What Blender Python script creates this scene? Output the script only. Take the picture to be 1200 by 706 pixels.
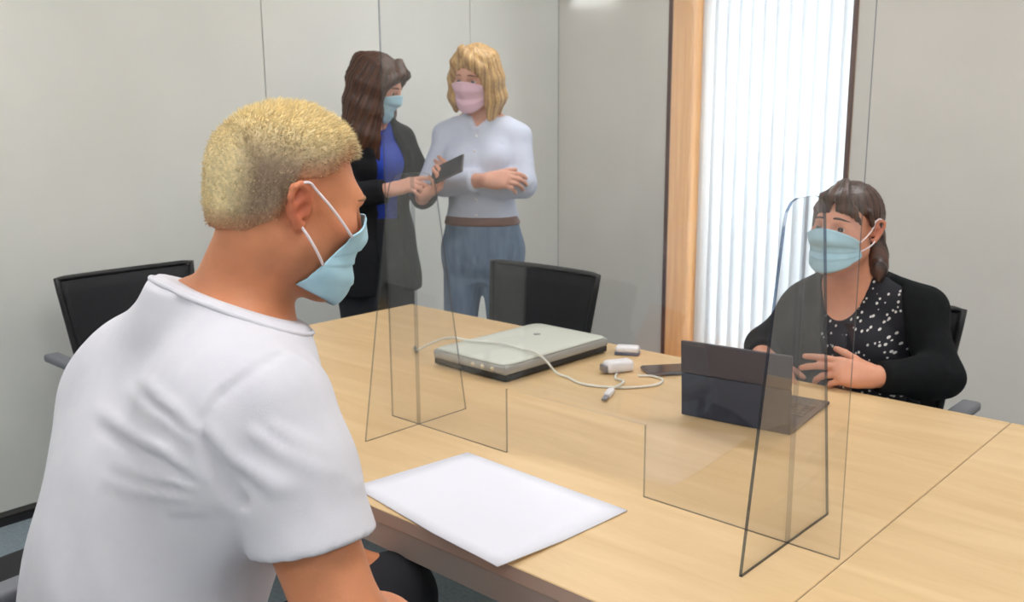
import bpy, bmesh, math, random
import numpy as np
from mathutils import Vector, Matrix

for o in list(bpy.data.objects): bpy.data.objects.remove(o)
scene = bpy.context.scene
COL = scene.collection
random.seed(4); np.random.seed(4)

# ------------------------------------------------------------------ camera
cam_data = bpy.data.cameras.new('camera'); cam = bpy.data.objects.new('camera', cam_data); COL.objects.link(cam)
cam_data.sensor_width = 36.0; cam_data.sensor_fit = 'HORIZONTAL'
cam_data.lens = 36.0 * 1105.84 / 1200.0
cam_data.clip_start = 0.05
R_ = Vector((0.73672235, 0.67615859, -0.00705318)); U_ = Vector((-0.12986821, 0.15172166, 0.97985447)); F_ = Vector((-0.66360714, 0.7209647, -0.19958824))
cam.matrix_world = Matrix(((R_.x, U_.x, -F_.x, 0), (R_.y, U_.y, -F_.y, 0), (R_.z, U_.z, -F_.z, 1.41), (0, 0, 0, 1)))
scene.camera = cam
cam_data.dof.use_dof = True; cam_data.dof.focus_distance = 1.45; cam_data.dof.aperture_fstop = 9.0

# ------------------------------------------------------------------ world: bright overcast daylight
w = bpy.data.worlds.new('overcast_sky'); scene.world = w; w.use_nodes = True
bg = w.node_tree.nodes['Background']; bg.inputs[0].default_value = (0.96, 0.98, 1.0, 1); bg.inputs[1].default_value = 7.5

# ------------------------------------------------------------------ exposure
scene.view_settings.view_transform = 'Standard'; scene.view_settings.look = 'None'
scene.view_settings.exposure = 0.0; scene.view_settings.gamma = 1.0; scene.view_settings.use_curve_mapping = False
CEILING_LIGHT = 15.3          # radiance of the ceiling light diffusers

# ------------------------------------------------------------------ helpers
def srgb(r, g, b):
    f = lambda c: (c/255)/12.92 if c/255 <= 0.04045 else (((c/255)+0.055)/1.055)**2.4
    return (f(r), f(g), f(b), 1.0)

def mat(name, col, rough=0.6, metal=0.0, noise=None, bump=None, spec=0.5, sheen=0.0, trans=0.0, sss=0.0):
    """Principled material; noise=(col2, scale, (sx,sy,sz)) mixes a second colour, bump=(scale, strength, stretch)."""
    m = bpy.data.materials.new(name); m.use_nodes = True
    nt = m.node_tree; b = nt.nodes['Principled BSDF']
    b.inputs['Base Color'].default_value = col; b.inputs['Roughness'].default_value = rough; b.inputs['Metallic'].default_value = metal
    b.inputs['Specular IOR Level'].default_value = spec
    if sheen: b.inputs['Sheen Weight'].default_value = sheen
    if sss:
        b.inputs['Subsurface Weight'].default_value = sss; b.inputs['Subsurface Radius'].default_value = (0.01, 0.004, 0.002); b.inputs['Subsurface Scale'].default_value = 0.6
    tc = nt.nodes.new('ShaderNodeTexCoord')
    def noise_node(scale, stretch, detail=4):
        mp = nt.nodes.new('ShaderNodeMapping'); mp.inputs['Scale'].default_value = stretch
        nt.links.new(tc.outputs['Object'], mp.inputs[0])
        n = nt.nodes.new('ShaderNodeTexNoise'); n.inputs['Scale'].default_value = scale; n.inputs['Detail'].default_value = detail
        nt.links.new(mp.outputs[0], n.inputs['Vector']); return n
    if noise:
        n = noise_node(noise[1], noise[2] if len(noise) > 2 else (1, 1, 1))
        r = nt.nodes.new('ShaderNodeValToRGB'); r.color_ramp.elements[0].position = 0.35; r.color_ramp.elements[1].position = 0.65
        r.color_ramp.elements[0].color = col; r.color_ramp.elements[1].color = noise[0]
        nt.links.new(n.outputs[0], r.inputs[0]); nt.links.new(r.outputs[0], b.inputs['Base Color'])
    if bump:
        n = noise_node(bump[0], bump[2] if len(bump) > 2 else (1, 1, 1))
        bp = nt.nodes.new('ShaderNodeBump'); bp.inputs['Strength'].default_value = bump[1]; bp.inputs['Distance'].default_value = 0.01
        nt.links.new(n.outputs[0], bp.inputs['Height']); nt.links.new(bp.outputs[0], b.inputs['Normal'])
    return m

def mesh_obj(name, verts, faces, m=None, parent=None, smooth=False, kind=None):
    me = bpy.data.meshes.new(name)
    me.from_pydata([tuple(v) for v in verts], [], [tuple(f) for f in faces]); me.update()
    return link(name, me, m, parent, smooth, kind)

def link(name, me, m=None, parent=None, smooth=False, kind=None):
    o = bpy.data.objects.new(name, me); COL.objects.link(o)
    if m is not None:
        for q in (m if isinstance(m, (list, tuple)) else [m]): me.materials.append(q)
    if smooth: me.polygons.foreach_set('use_smooth', [True]*len(me.polygons))
    if parent is not None: o.parent = parent
    if kind: o['kind'] = kind
    return o

def from_bm(name, bm, m=None, parent=None, smooth=False, kind=None):
    me = bpy.data.meshes.new(name); bmesh.ops.recalc_face_normals(bm, faces=bm.faces[:]); bm.to_mesh(me); bm.free()
    return link(name, me, m, parent, smooth, kind)

def thing(name, label, cat, loc=(0, 0, 0), rotz=0.0, group=None):
    o = bpy.data.objects.new(name, None); COL.objects.link(o); o.empty_display_size = 0.05
    o.location = loc; o.rotation_euler = (0, 0, rotz); tag(o, label, cat, group); return o

def tag(o, label, cat, group=None):
    o['label'] = label; o['category'] = cat
    if group: o['group'] = group
    return o

def bm_box(lo, hi, bevel=0.0, seg=2, bm=None):
    bm = bm or bmesh.new()
    r = bmesh.ops.create_cube(bm, size=1.0)
    vs = r['verts']
    for v in vs:
        v.co = Vector([lo[i] + (v.co[i]+0.5)*(hi[i]-lo[i]) for i in range(3)])
    if bevel:
        es = list({e for v in vs for e in v.link_edges})
        bmesh.ops.bevel(bm, geom=es, offset=bevel, segments=seg, affect='EDGES', profile=0.5)
    return bm

def box(name, lo, hi, m, parent=None, bevel=0.0, seg=2, kind=None):
    return from_bm(name, bm_box(lo, hi, bevel, seg), m, parent, bevel > 0.004, kind)

def tube_geo(path, rad, n=10, closed=False):
    P = np.array(path, float); N = len(P); rad = np.broadcast_to(np.array(rad, float), (N,))
    if closed: T = np.roll(P, -1, 0)-np.roll(P, 1, 0)
    else: T = np.gradient(P, axis=0)
    T /= np.linalg.norm(T, axis=1)[:, None]+1e-12
    a = np.array([0, 0, 1.0]); a = a if abs(T[0]@a) < 0.9 else np.array([1.0, 0, 0])
    u = np.cross(T[0], a); u /= np.linalg.norm(u); V = []
    for i in range(N):
        u = u - (u@T[i])*T[i]; u /= np.linalg.norm(u); v = np.cross(T[i], u)
        for k in range(n):
            t = 2*math.pi*k/n; V.append(P[i]+rad[i]*(math.cos(t)*u+math.sin(t)*v))
    Fc = []
    for i in range(N if closed else N-1):
        j = (i+1) % N
        for k in range(n):
            l = (k+1) % n; Fc.append((i*n+k, i*n+l, j*n+l, j*n+k))
    if not closed:
        Fc.append(tuple(range(n-1, -1, -1))); Fc.append(tuple((N-1)*n+k for k in range(n)))
    return V, Fc

def tube(name, path, rad, m, parent=None, n=10, closed=False):
    V, Fc = tube_geo(path, rad, n, closed); return mesh_obj(name, V, Fc, m, parent, True)

def spline(pts, n=8):
    """Catmull-Rom through the points"""
    P = [np.array(p, float) for p in pts]; P = [2*P[0]-P[1]]+P+[2*P[-1]-P[-2]]; out = []
    for i in range(1, len(P)-2):
        for k in range(n):
            t = k/n; a, b, c, d = P[i-1], P[i], P[i+1], P[i+2]
            out.append(0.5*((2*b)+(-a+c)*t+(2*a-5*b+4*c-d)*t*t+(-a+3*b-3*c+d)*t**3))
    out.append(P[-2]); return out

def prism(name, poly, axis, lo, hi, m, parent=None, edge_mat=False, bevel=0.0):
    """polygon extruded along an axis; poly gives the two other coordinates in xyz order; faces on the rim take material slot 1."""
    n = len(poly); V = []
    for h in (lo, hi):
        for p in poly:
            c = list(p); c.insert(axis, h); V.append(c)
    bm = bmesh.new(); vs = [bm.verts.new(v) for v in V]
    f0 = bm.faces.new(vs[:n]); f1 = bm.faces.new(vs[n:][::-1])
    for i in range(n):
        f = bm.faces.new((vs[i], vs[n+i], vs[n+(i+1) % n], vs[(i+1) % n])); f.material_index = 1 if edge_mat and not (0.1 < V[i][2] < 0.2 and 0.1 < V[(i+1) % n][2] < 0.2) else 0
    return from_bm(name, bm, m, parent)

# ------------------------------------------------------------------ materials of the setting
M_wall = mat('wall_laminate', srgb(222, 222, 217), 0.55, noise=(srgb(218, 218, 213), 3.0), bump=(6, 0.03, (1, 1, 14)))
M_wallwarm = mat('wall_laminate_warm', srgb(218, 213, 206), 0.55, noise=(srgb(214, 209, 202), 3.0), bump=(6, 0.03, (1, 1, 14)))
M_groove = mat('wall_groove', srgb(120, 118, 116), 0.8)
M_ceiling = mat('ceiling_tile', srgb(228, 227, 224), 0.9, bump=(60, 0.2))
M_floor = mat('carpet', srgb(150, 164, 172), 0.95, noise=(srgb(134, 148, 158), 90.0), bump=(400, 0.4))
M_base = mat('baseboard_black', srgb(34, 34, 38), 0.6)
M_jamb = mat('jamb_wood', srgb(208, 156, 100), 0.45, noise=(srgb(192, 138, 84), 6.0, (6, 6, 0.4)))
M_jambshade = mat('jamb_wood_shaded', srgb(96, 66, 58), 0.5, noise=(srgb(78, 52, 50), 6.0, (6, 6, 0.4)))  # jamb wood darkened: the shade on its front edges is put into the colour
M_white = mat('white_paint', srgb(232, 232, 230), 0.4)

def glass_mat(name, tint, ior=1.49, rough=0.0):
    m = bpy.data.materials.new(name); m.use_nodes = True; nt = m.node_tree; nt.nodes.clear()
    out = nt.nodes.new('ShaderNodeOutputMaterial'); mx = nt.nodes.new('ShaderNodeMixShader')
    tr = nt.nodes.new('ShaderNodeBsdfTransparent'); tr.inputs[0].default_value = tint
    gl = nt.nodes.new('ShaderNodeBsdfGlossy'); gl.inputs['Roughness'].default_value = rough
    fr = nt.nodes.new('ShaderNodeFresnel')
    ge = nt.nodes.new('ShaderNodeNewGeometry'); mr = nt.nodes.new('ShaderNodeMapRange')       # same reflectance at both faces of the thin sheet
    mr.inputs[3].default_value = ior; mr.inputs[4].default_value = 1.0/ior
    nt.links.new(ge.outputs['Backfacing'], mr.inputs[0]); nt.links.new(mr.outputs[0], fr.inputs[0])
    nt.links.new(fr.outputs[0], mx.inputs[0]); nt.links.new(tr.outputs[0], mx.inputs[1]); nt.links.new(gl.outputs[0], mx.inputs[2]); nt.links.new(mx.outputs[0], out.inputs[0])
    return m
def emit_mat(name, col, s):
    m = bpy.data.materials.new(name); m.use_nodes = True; b = m.node_tree.nodes['Principled BSDF']
    b.inputs['Base Color'].default_value = (0.9, 0.9, 0.9, 1); b.inputs['Emission Color'].default_value = col; b.inputs['Emission Strength'].default_value = s
    return m

# ------------------------------------------------------------------ room shell
XL, YB, XR, YF, ZC = -3.38, 4.06, 2.6, -2.2, 2.62
WX0, WX1, WZ0, WZ1, WD = -2.652, -1.75, 0.10, 2.30, 0.34     # window opening in the back wall

box('floor', (XL-0.2, YF-0.2, -0.1), (XR+0.2, YB+0.4, 0.0), M_floor, kind='structure')
ceil = box('ceiling', (XL-0.2, YF-0.2, ZC), (XR+0.2, YB+0.4, ZC+0.1), M_ceiling, kind='structure')

wl = box('wall_left', (XL-0.16, YF-0.2, 0), (XL-0.02, YB+0.4, ZC), M_groove, kind='structure')
js = [YF, -1.34, -0.16, 1.03, 2.21, 3.385, YB]
for a, b in zip(js[:-1], js[1:]):
    box('wall_panel', (XL-0.02, a+0.002, 0.05), (XL, b-0.002, ZC), M_wall, wl, bevel=0.0015, seg=1)

wb = box('wall_back', (WX1+0.02, YB+0.02, 0), (XR+0.2, YB+WD, ZC), M_groove, kind='structure')
box('wall_section', (XL-0.16, YB+0.02, 0), (WX0-0.02, YB+WD, ZC), M_groove, wb)
box('wall_section', (WX0-0.02, YB+0.02, WZ1+0.02), (WX1+0.02, YB+WD, ZC), M_groove, wb)
box('wall_section', (WX0-0.02, YB+0.02, 0), (WX1+0.02, YB+WD, WZ0-0.02), M_groove, wb)
box('wall_panel', (XL, YB, 0.05), (WX0-0.022, YB+0.02, ZC), M_wallwarm, wb)
box('wall_panel', (WX1+0.022, YB, 0.05), (-0.55, YB+0.02, ZC), M_wallwarm, wb)
box('wall_panel', (-0.546, YB, 0.05), (0.65, YB+0.02, ZC), M_wallwarm, wb)
box('wall_panel', (0.654, YB, 0.05), (1.85, YB+0.02, ZC), M_wallwarm, wb)
box('wall_panel', (1.854, YB, 0.05), (XR, YB+0.02, ZC), M_wallwarm, wb)
box('wall_panel', (WX0-0.02, YB, WZ1+0.022), (WX1+0.02, YB+0.02, ZC), M_wallwarm, wb)
box('wall_right', (XR, YF-0.2, 0), (XR+0.15, YB+0.4, ZC), M_wall, kind='structure')
box('wall_front', (XL-0.2, YF-0.15, 0), (XR+0.2, YF, ZC), M_wall, kind='structure')
box('baseboard_left', (XL-0.02, YF, 0), (XL+0.006, YB, 0.024), M_base, kind='structure')
box('baseboard_back', (XL, YB-0.006, 0), (XR, YB+0.02, 0.024), M_base, kind='structure')

# window: wooden lining, frame, glass
w1 = box('window_1', (WX0+0.0, YB+0.0, WZ0-0.02), (WX1, YB+WD, WZ0), M_jamb, kind='structure')          # sill board
box('jamb', (WX0-0.02, YB-0.004, WZ0-0.02), (WX0, YB+WD, WZ1+0.02), [M_jamb], w1)
box('jamb', (WX1, YB-0.003, WZ0-0.02), (WX1+0.02, YB+WD, WZ1+0.02), M_jamb, w1)
box('jamb_edge_shaded', (WX0-0.022, YB-0.009, WZ0-0.02), (WX0, YB-0.0035, WZ1+0.02), M_jambshade, w1)  # front edge of the lining, painted dark for its shadow
box('jamb_edge_shaded', (WX1, YB-0.009, WZ0-0.02), (WX1+0.020, YB-0.0035, WZ1+0.02), M_jambshade, w1)
box('head_board', (WX0, YB, WZ1), (WX1, YB+WD, WZ1+0.02), M_jamb, w1)
yg = YB+WD-0.05
for lo, hi in (((WX0, yg, WZ0), (WX0+0.06, yg+0.05, WZ1)), ((WX1-0.06, yg, WZ0), (WX1, yg+0.05, WZ1)), ((WX0+0.06, yg, WZ0), (WX1-0.06, yg+0.05, WZ0+0.06)), ((WX0+0.06, yg, WZ1-0.06), (WX1-0.06, yg+0.05, WZ1))):
    box('window_frame', lo, hi, M_white, w1, bevel=0.003)
M_winglass = glass_mat('window_glass', (0.97, 0.99, 0.98, 1), 1.45)
box('pane', (WX0+0.06, yg+0.02, WZ0+0.06), (WX1-0.06, yg+0.026, WZ1-0.06), M_winglass, w1)

# vertical blind of screen fabric
m = bpy.data.materials.new('blind_fabric'); m.use_nodes = True; nt = m.node_tree; nt.nodes.clear()
o_ = nt.nodes.new('ShaderNodeOutputMaterial'); d_ = nt.nodes.new('ShaderNodeBsdfDiffuse'); t_ = nt.nodes.new('ShaderNodeBsdfTranslucent'); p_ = nt.nodes.new('ShaderNodeBsdfTransparent')
d_.inputs[0].default_value = (0.82, 0.84, 0.86, 1); t_.inputs[0].default_value = (0.88, 0.90, 0.92, 1); p_.inputs[0].default_value = (0.95, 0.97, 1, 1)
a_ = nt.nodes.new('ShaderNodeMixShader'); b_ = nt.nodes.new('ShaderNodeMixShader'); a_.inputs[0].default_value = 0.62; b_.inputs[0].default_value = 0.22
nt.links.new(d_.outputs[0], a_.inputs[1]); nt.links.new(t_.outputs[0], a_.inputs[2]); nt.links.new(a_.outputs[0], b_.inputs[1]); nt.links.new(p_.outputs[0], b_.inputs[2]); nt.links.new(b_.outputs[0], o_.inputs[0])
M_blind = m
yb = YB+0.235
bl = thing('vertical_blind', 'white vertical slat blind hanging in the tall window recess', 'blind', (WX0, yb, WZ1-0.03))
box('head_rail', (0.02, -0.02, -0.005), (WX1-WX0-0.02, 0.02, 0.028), M_white, bl, bevel=0.003)
sw, n_sl = 0.089, 13
me_sl = None
for i in range(n_sl):
    x = 0.075+i*(WX1-WX0-0.11)/(n_sl-1)
    if me_sl is None:
        V = []; Fc = []
        nz, nx = 2, 5
        for k in range(nz):
            for j in range(nx):
                u = (j/(nx-1)-0.5); V.append((u*sw, 0.006*(1-4*u*u), -(WZ1-WZ0-0.10)*(k/(nz-1))-0.005))
        for k in range(nz-1):
            for j in range(nx-1): Fc.append((k*nx+j, k*nx+j+1, (k+1)*nx+j+1, (k+1)*nx+j))
        s = mesh_obj('slat', V, Fc, M_blind, bl, True); me_sl = s.data
        sm = s.modifiers.new('thickness', 'SOLIDIFY'); sm.thickness = 0.0006
    else:
        s = s.copy(); COL.objects.link(s)
    s.location = (x, 0, 0); s.rotation_euler = (0, 0, math.radians(20+random.uniform(-7, 7)))

# outside: a pale neighbouring building across the street, ground
M_out = mat('outside_render', srgb(225, 226, 228), 0.9); M_outglass = mat('outside_window', srgb(150, 165, 180), 0.2)
box('street', (-30, YB+0.6, -3.2), (10, 30, -3.0), mat('asphalt', srgb(160, 160, 160), 0.9), kind='structure')
ob = thing('building', 'pale neighbouring building seen blurred through the blind', 'building', (-9, 15, -3.0))
box('facade', (-9, 0, 0), (9, 5, 7.2), M_out, ob)
for k in range(2):
    for j in range(6):
        box('window', (-8.2+j*2.8, -0.05, 1.0+k*3.2), (-6.4+j*2.8, 0.02, 2.5+k*3.2), M_outglass, ob)

# ceiling light panels
M_diff = emit_mat('light_diffuser', (1.0, 0.99, 0.97, 1), CEILING_LIGHT)
M_alu = mat('aluminium', srgb(200, 200, 202), 0.35, 0.8)
for y in (-1.35, 0.75, 2.85):  # rearmost row added out of view as fill for the man's back
    for x in (-2.3, -0.5, 1.4):
        bm = bmesh.new()
        for lo, hi in (((-0.31, -0.31, -0.02), (0.31, -0.285, 0)), ((-0.31, 0.285, -0.02), (0.31, 0.31, 0)), ((-0.31, -0.285, -0.02), (-0.285, 0.285, 0)), ((0.285, -0.285, -0.02), (0.31, 0.285, 0))):
            bm_box([p+q for p, q in zip(lo, (x, y, ZC))], [p+q for p, q in zip(hi, (x, y, ZC))], bm=bm)
        cl = from_bm('light_panel', bm, M_alu, ceil)
        box('diffuser', (x-0.285, y-0.285, ZC-0.012), (x+0.285, y+0.285, ZC-0.004), M_diff, cl)

# small bright fitting high on the back wall
wf = thing('wall_light', 'small bright white light fitting high on the back wall, left of the window', 'wall light', (-3.14, YB, 1.985))
box('housing', (-0.16, -0.05, 0.0), (0.16, 0.0, 0.05), M_white, wf, bevel=0.006)
box('diffuser', (-0.15, -0.046, -0.006), (0.15, -0.006, 0.001), emit_mat('wall_light_diffuser', (0.9, 0.97, 1.0, 1), 3.0), wf)

# ------------------------------------------------------------------ tables
def wood_mat():
    m = bpy.data.materials.new('beech_laminate'); m.use_nodes = True; nt = m.node_tree; b = nt.nodes['Principled BSDF']
    b.inputs['Roughness'].default_value = 0.38; b.inputs['Specular IOR Level'].default_value = 0.4
    tc = nt.nodes.new('ShaderNodeTexCoord'); mp = nt.nodes.new('ShaderNodeMapping'); mp.inputs['Scale'].default_value = (1.2, 9, 9)
    n1 = nt.nodes.new('ShaderNodeTexNoise'); n1.inputs['Scale'].default_value = 2.2; n1.inputs['Detail'].default_value = 8; n1.inputs['Distortion'].default_value = 0.6
    r = nt.nodes.new('ShaderNodeValToRGB'); e = r.color_ramp.elements
    e[0].position = 0.3; e[0].color = srgb(212, 178, 130); e[1].position = 0.7; e[1].color = srgb(226, 195, 150)
    mp2 = nt.nodes.new('ShaderNodeMapping'); mp2.inputs['Scale'].default_value = (14, 160, 160)
    n2 = nt.nodes.new('ShaderNodeTexNoise'); n2.inputs['Scale'].default_value = 3; n2.inputs['Detail'].default_value = 2
    mx = nt.nodes.new('ShaderNodeMix'); mx.data_type = 'RGBA'; mx.blend_type = 'MULTIPLY'; mx.inputs[0].default_value = 0.10
    nt.links.new(tc.outputs['Object'], mp.inputs[0]); nt.links.new(tc.outputs['Object'], mp2.inputs[0])
    nt.links.new(mp.outputs[0], n1.inputs['Vector']); nt.links.new(mp2.outputs[0], n2.inputs['Vector'])
    nt.links.new(n1.outputs[0], r.inputs[0]); nt.links.new(r.outputs[0], mx.inputs[6]); nt.links.new(n2.outputs[0], mx.inputs[7]); nt.links.new(mx.outputs[2], b.inputs['Base Color'])
    return m
M_wood = wood_mat()
M_band = mat('table_edge_band', srgb(190, 168, 154), 0.5)
M_apron = mat('table_apron_metal', srgb(186, 178, 172), 0.5)
M_legm = mat('table_leg_metal', srgb(150, 152, 156), 0.35, 0.7)
TZ = 0.74; TY0, TY1 = 0.958, 2.152; TX0, TXS, TX1 = -2.462, -0.523, 1.45
def table(x0, x1, label):
    t = thing('meeting_table', label, 'table', ((x0+x1)/2, (TY0+TY1)/2, 0))
    hx, hy = (x1-x0)/2, (TY1-TY0)/2
    bm = bm_box((-hx, -hy, TZ-0.026), (hx, hy, TZ), 0.0015, 1)
    for f in bm.faces:
        if abs(f.normal.z) < 0.3: f.material_index = 1
    from_bm('table_top', bm, [M_wood, M_band], t)
    for s in (-1, 1):
        box('apron', (-hx+0.03, s*(hy-0.025)-0.012, TZ-0.08), (hx-0.03, s*(hy-0.025)+0.012, TZ-0.0265), M_apron, t)
        box('apron', (s*(hx-0.04)-0.012, -hy+0.0375, TZ-0.08), (s*(hx-0.04)+0.012, hy-0.0375, TZ-0.0265), M_apron, t)
        for q in (-1, 1):
            tube('leg', [(s*(hx-0.09), q*(hy-0.09), 0), (s*(hx-0.09), q*(hy-0.09), TZ-0.027)], 0.025, M_legm, t, 16)
    return t
table(TX0, TXS-0.0006, 'beech-topped meeting table carrying the papers, scanner and clear screen')
table(TXS+0.0006, TX1, 'second beech meeting table butted on at the right, with a bare top')

# ------------------------------------------------------------------ clear acrylic screen
M_acr = glass_mat('clear_acrylic', (0.985, 0.985, 0.985, 1), 1.56)
M_acredge = glass_mat('acrylic_edge', (0.50, 0.53, 0.58, 1), 1.5, 0.1)
M_acredge_dark = glass_mat('acrylic_edge_dark', (0.22, 0.27, 0.36, 1), 1.5, 0.1)
M_acrjoint = glass_mat('acrylic_joint', (0.86, 0.87, 0.89, 1), 1.5, 0.1)
PY = 1.30
sc = thing('acrylic_screen', 'clear acrylic hygiene screen with two tall feet standing on the table', 'screen', (-1.045, PY, TZ))
ox = 1.045
poly = [(-1.561, 0), (-1.213, 0), (-1.213, 0.132), (-0.885, 0.132), (-0.885, 0), (-0.530, 0), (-0.530, 0.97), (-1.561, 0.97)]
prism('pane', [(x+ox, z+0.0005) for x, z in poly], 1, -0.0025, 0.0025, [M_acr, M_acredge], sc, True)
def foot(x, em):
    P = [(-0.147, 0.0005), (0.143, 0.0005)]
    b0, t0 = (0.143, 0.0005), (0.066, 0.50)
    P += [(0.066, 0.505), (0.060, 0.525), (0.046, 0.538), (0.030, 0.542), (-0.030, 0.542), (-0.046, 0.538), (-0.060, 0.525), (-0.066, 0.505)]
    prism('foot', P, 0, x+ox-0.0025, x+ox+0.0025, [M_acr, em], sc, True)
foot(-1.474, M_acredge); foot(-0.614, M_acredge_dark)
for x in (-1.474, -0.614): box('slot_joint', (x+ox-0.0030, -0.0030, 0.001), (x+ox+0.0030, 0.0030, 0.542), M_acrjoint, sc)

# ------------------------------------------------------------------ paper stack
M_paper = mat('paper', srgb(224, 224, 234), 0.8)
c4 = [np.array(c) for c in ((-1.299, 0.986), (-1.2676, 1.244), (-0.870, 1.229), (-0.886, 0.927))]
V = []; nU = 10; cc = np.array((-1.08, 1.1))
for a in range(nU+1):
    for b in range(nU+1):
        u, v = a/nU, b/nU
        p = (1-u)*(1-v)*c4[0]+(1-u)*v*c4[1]+u*v*c4[2]+u*(1-v)*c4[3]
        V.append((p[0]-cc[0], p[1]-cc[1], 0.0022+0.010*max(0, u-0.6)*max(0, 0.5-v)*4))
Fc = [(a*(nU+1)+b, a*(nU+1)+b+1, (a+1)*(nU+1)+b+1, (a+1)*(nU+1)+b) for a in range(nU) for b in range(nU)]
ps = mesh_obj('paper_sheet', V, Fc, M_paper, None, True); ps.location = (cc[0], cc[1], TZ)
md = ps.modifiers.new('thickness', 'SOLIDIFY'); md.thickness = 0.0022; md.offset = 0
tag(ps, 'large blank white paper lying over the near table edge beside the seated man', 'paper')

# ------------------------------------------------------------------ flatbed scanner
M_lid = mat('scanner_lid', srgb(208, 211, 200), 0.4, bump=(200, 0.05)); M_lidedge = mat('scanner_side', srgb(168, 168, 166), 0.4); M_scbase = mat('scanner_base', srgb(38, 38, 40), 0.5); M_btn = mat('scanner_button', srgb(226, 214, 190), 0.4); M_logo = mat('scanner_badge', srgb(150, 152, 150), 0.4)
s = thing('flatbed_scanner', 'pale grey flatbed scanner with a black base lying on the table', 'scanner', (-1.672, 1.858, TZ), math.radians(-1.0))
hx, hy = 0.135, 0.208
box('base', (-hx+0.003, -hy+0.003, 0.004), (hx-0.003, hy-0.003, 0.020), M_scbase, s, bevel=0.003)
bm = bm_box((-hx, -hy, 0.0185), (hx, hy, 0.044), 0.008, 3); from_bm('body_shell', bm, M_lidedge, s, True)
# crowned lid
nx, ny = 16, 22; V = []; Fc = []
def rr(u, v, hx, hy, r):
    return u*hx, v*hy
for layer in (0, 1):
    for i in range(nx+1):
        for j in range(ny+1):
            u, v = -1+2*i/nx, -1+2*j/ny
            # squircle-round the corners
            x = u*(hx-0.002); y = v*(hy-0.002)
            cx, cy = hx-0.002-0.028, hy-0.002-0.028
            if abs(x) > cx and abs(y) > cy:
                ax, ay = abs(x)-cx, abs(y)-cy; mxx = max(ax, ay); l = math.hypot(ax, ay)
                if l > 0: kx = mxx/l; x = math.copysign(cx+ax*kx, x); y = math.copysign(cy+ay*kx, y)
            z = 0.0445 if layer == 0 else 0.0455+0.007*(1-abs(u)**5)*(1-abs(v)**5)
            V.append((x, y, z))
L = (nx+1)*(ny+1)
for i in range(nx):
    for j in range(ny):
        a = i*(ny+1)+j; q = (a, a+1, a+ny+2, a+ny+1); Fc.append(q); Fc.append(tuple(L+t for t in q[::-1]))
rim = [i*(ny+1) for i in range(nx+1)]+[nx*(ny+1)+j for j in range(1, ny+1)]+[i*(ny+1)+ny for i in range(nx-1, -1, -1)]+[j for j in range(ny-1, 0, -1)]
for a, b in zip(rim, rim[1:]+rim[:1]): Fc.append((a, b, b+L, a+L))
bm = bmesh.new(); vs = [bm.verts.new(v) for v in V]
for f in Fc: bm.faces.new([vs[q_] for q_ in f])
from_bm('lid', bm, M_lid, s, True)
def disc(name, c, r, h, m, parent, n=20, nrm='z'):
    a = {'z': (0, 0, 1), 'y': (0, 1, 0), 'x': (1, 0, 0)}[nrm]
    return tube(name, [np.array(c)-np.array(a)*h/2, np.array(c)+np.array(a)*h/2], r, m, parent, n)
disc('badge', (-0.015, 0.075, 0.0526), 0.010, 0.002, M_logo, s)
for i, x in enumerate((0.02, 0.055, 0.09)):
    disc('button', (x, -hy-0.0005, 0.031), 0.0055, 0.004, M_btn, s, 14, 'y')
for sx in (-1, 1):
    for sy in (-1, 1):
        disc('rubber_foot', (sx*0.11, sy*0.18, 0.002), 0.01, 0.004, M_scbase, s, 12)

# ------------------------------------------------------------------ cables and small things on the table
M_cable = mat('white_cable', srgb(222, 222, 214), 0.45); M_cablegrey = mat('grey_cable', srgb(120, 118, 114), 0.5)
M_plug = mat('plug_metal', srgb(150, 152, 165), 0.3, 0.8); M_plastic = mat('white_plastic', srgb(236, 234, 238), 0.35)
M_black = mat('black_plastic', srgb(30, 31, 36), 0.4); M_phone = mat('phone_back', srgb(92, 88, 92), 0.35); M_phoneglass = mat('phone_glass', srgb(54, 54, 60), 0.12)
TOPZ = TZ+0.0535
# scanner cable over the lid, plug ends
cab = thing('scanner_cable', 'pale cable running over the scanner lid and looping on the table', 'cable', (0, 0, 0))
pts = [(-1.955, 1.72, 0.7445), (-1.925, 1.70, 0.750), (-1.885, 1.715, 0.775), (-1.83, 1.735, 0.7965), (-1.76, 1.745, 0.7975), (-1.68, 1.77, 0.7995), (-1.60, 1.765, 0.7995), (-1.545, 1.768, 0.7965), (-1.513, 1.775, 0.775), (-1.49, 1.783, 0.750), (-1.45, 1.785, 0.7435),
       (-1.40, 1.765, 0.7435), (-1.345, 1.775, 0.7435), (-1.285, 1.815, 0.7435), (-1.25, 1.875, 0.7435), (-1.262, 1.925, 0.7435), (-1.30, 1.935, 0.7435), (-1.33, 1.915, 0.7435)]
tube('cord', spline(pts[1:], 8), 0.0032, M_cable, cab, 8)
tube('plug', spline([(-1.975, 1.735, 0.7445), (-1.945, 1.712, 0.7455), (-1.925, 1.70, 0.750)], 4), [0.0045]*8+[0.004], M_cablegrey, cab, 10)
uc = thing('usb_cable', 'short white usb cable with a metal plug end towards the viewer', 'cable', (0, 0, 0))
tube('cord', spline([(-1.385, 1.90, 0.7432), (-1.36, 1.86, 0.7432), (-1.325, 1.845, 0.746), (-1.303, 1.805, 0.7515), (-1.303, 1.765, 0.7475)], 8), 0.0028, M_cable, uc, 8)
def obox(name, c, sz, rz, m, parent, bevel=0.003, rx=0.0):
    o = box(name, tuple(-q/2 for q in sz), tuple(q/2 for q in sz), m, parent, bevel)
    o.location = c; o.rotation_euler = (rx, 0, rz); return o
a = math.atan2(-0.115, 0.05)
obox('plug_body', (-1.288, 1.738, 0.7475), (0.046, 0.017, 0.012), a, M_plastic, uc)
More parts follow.
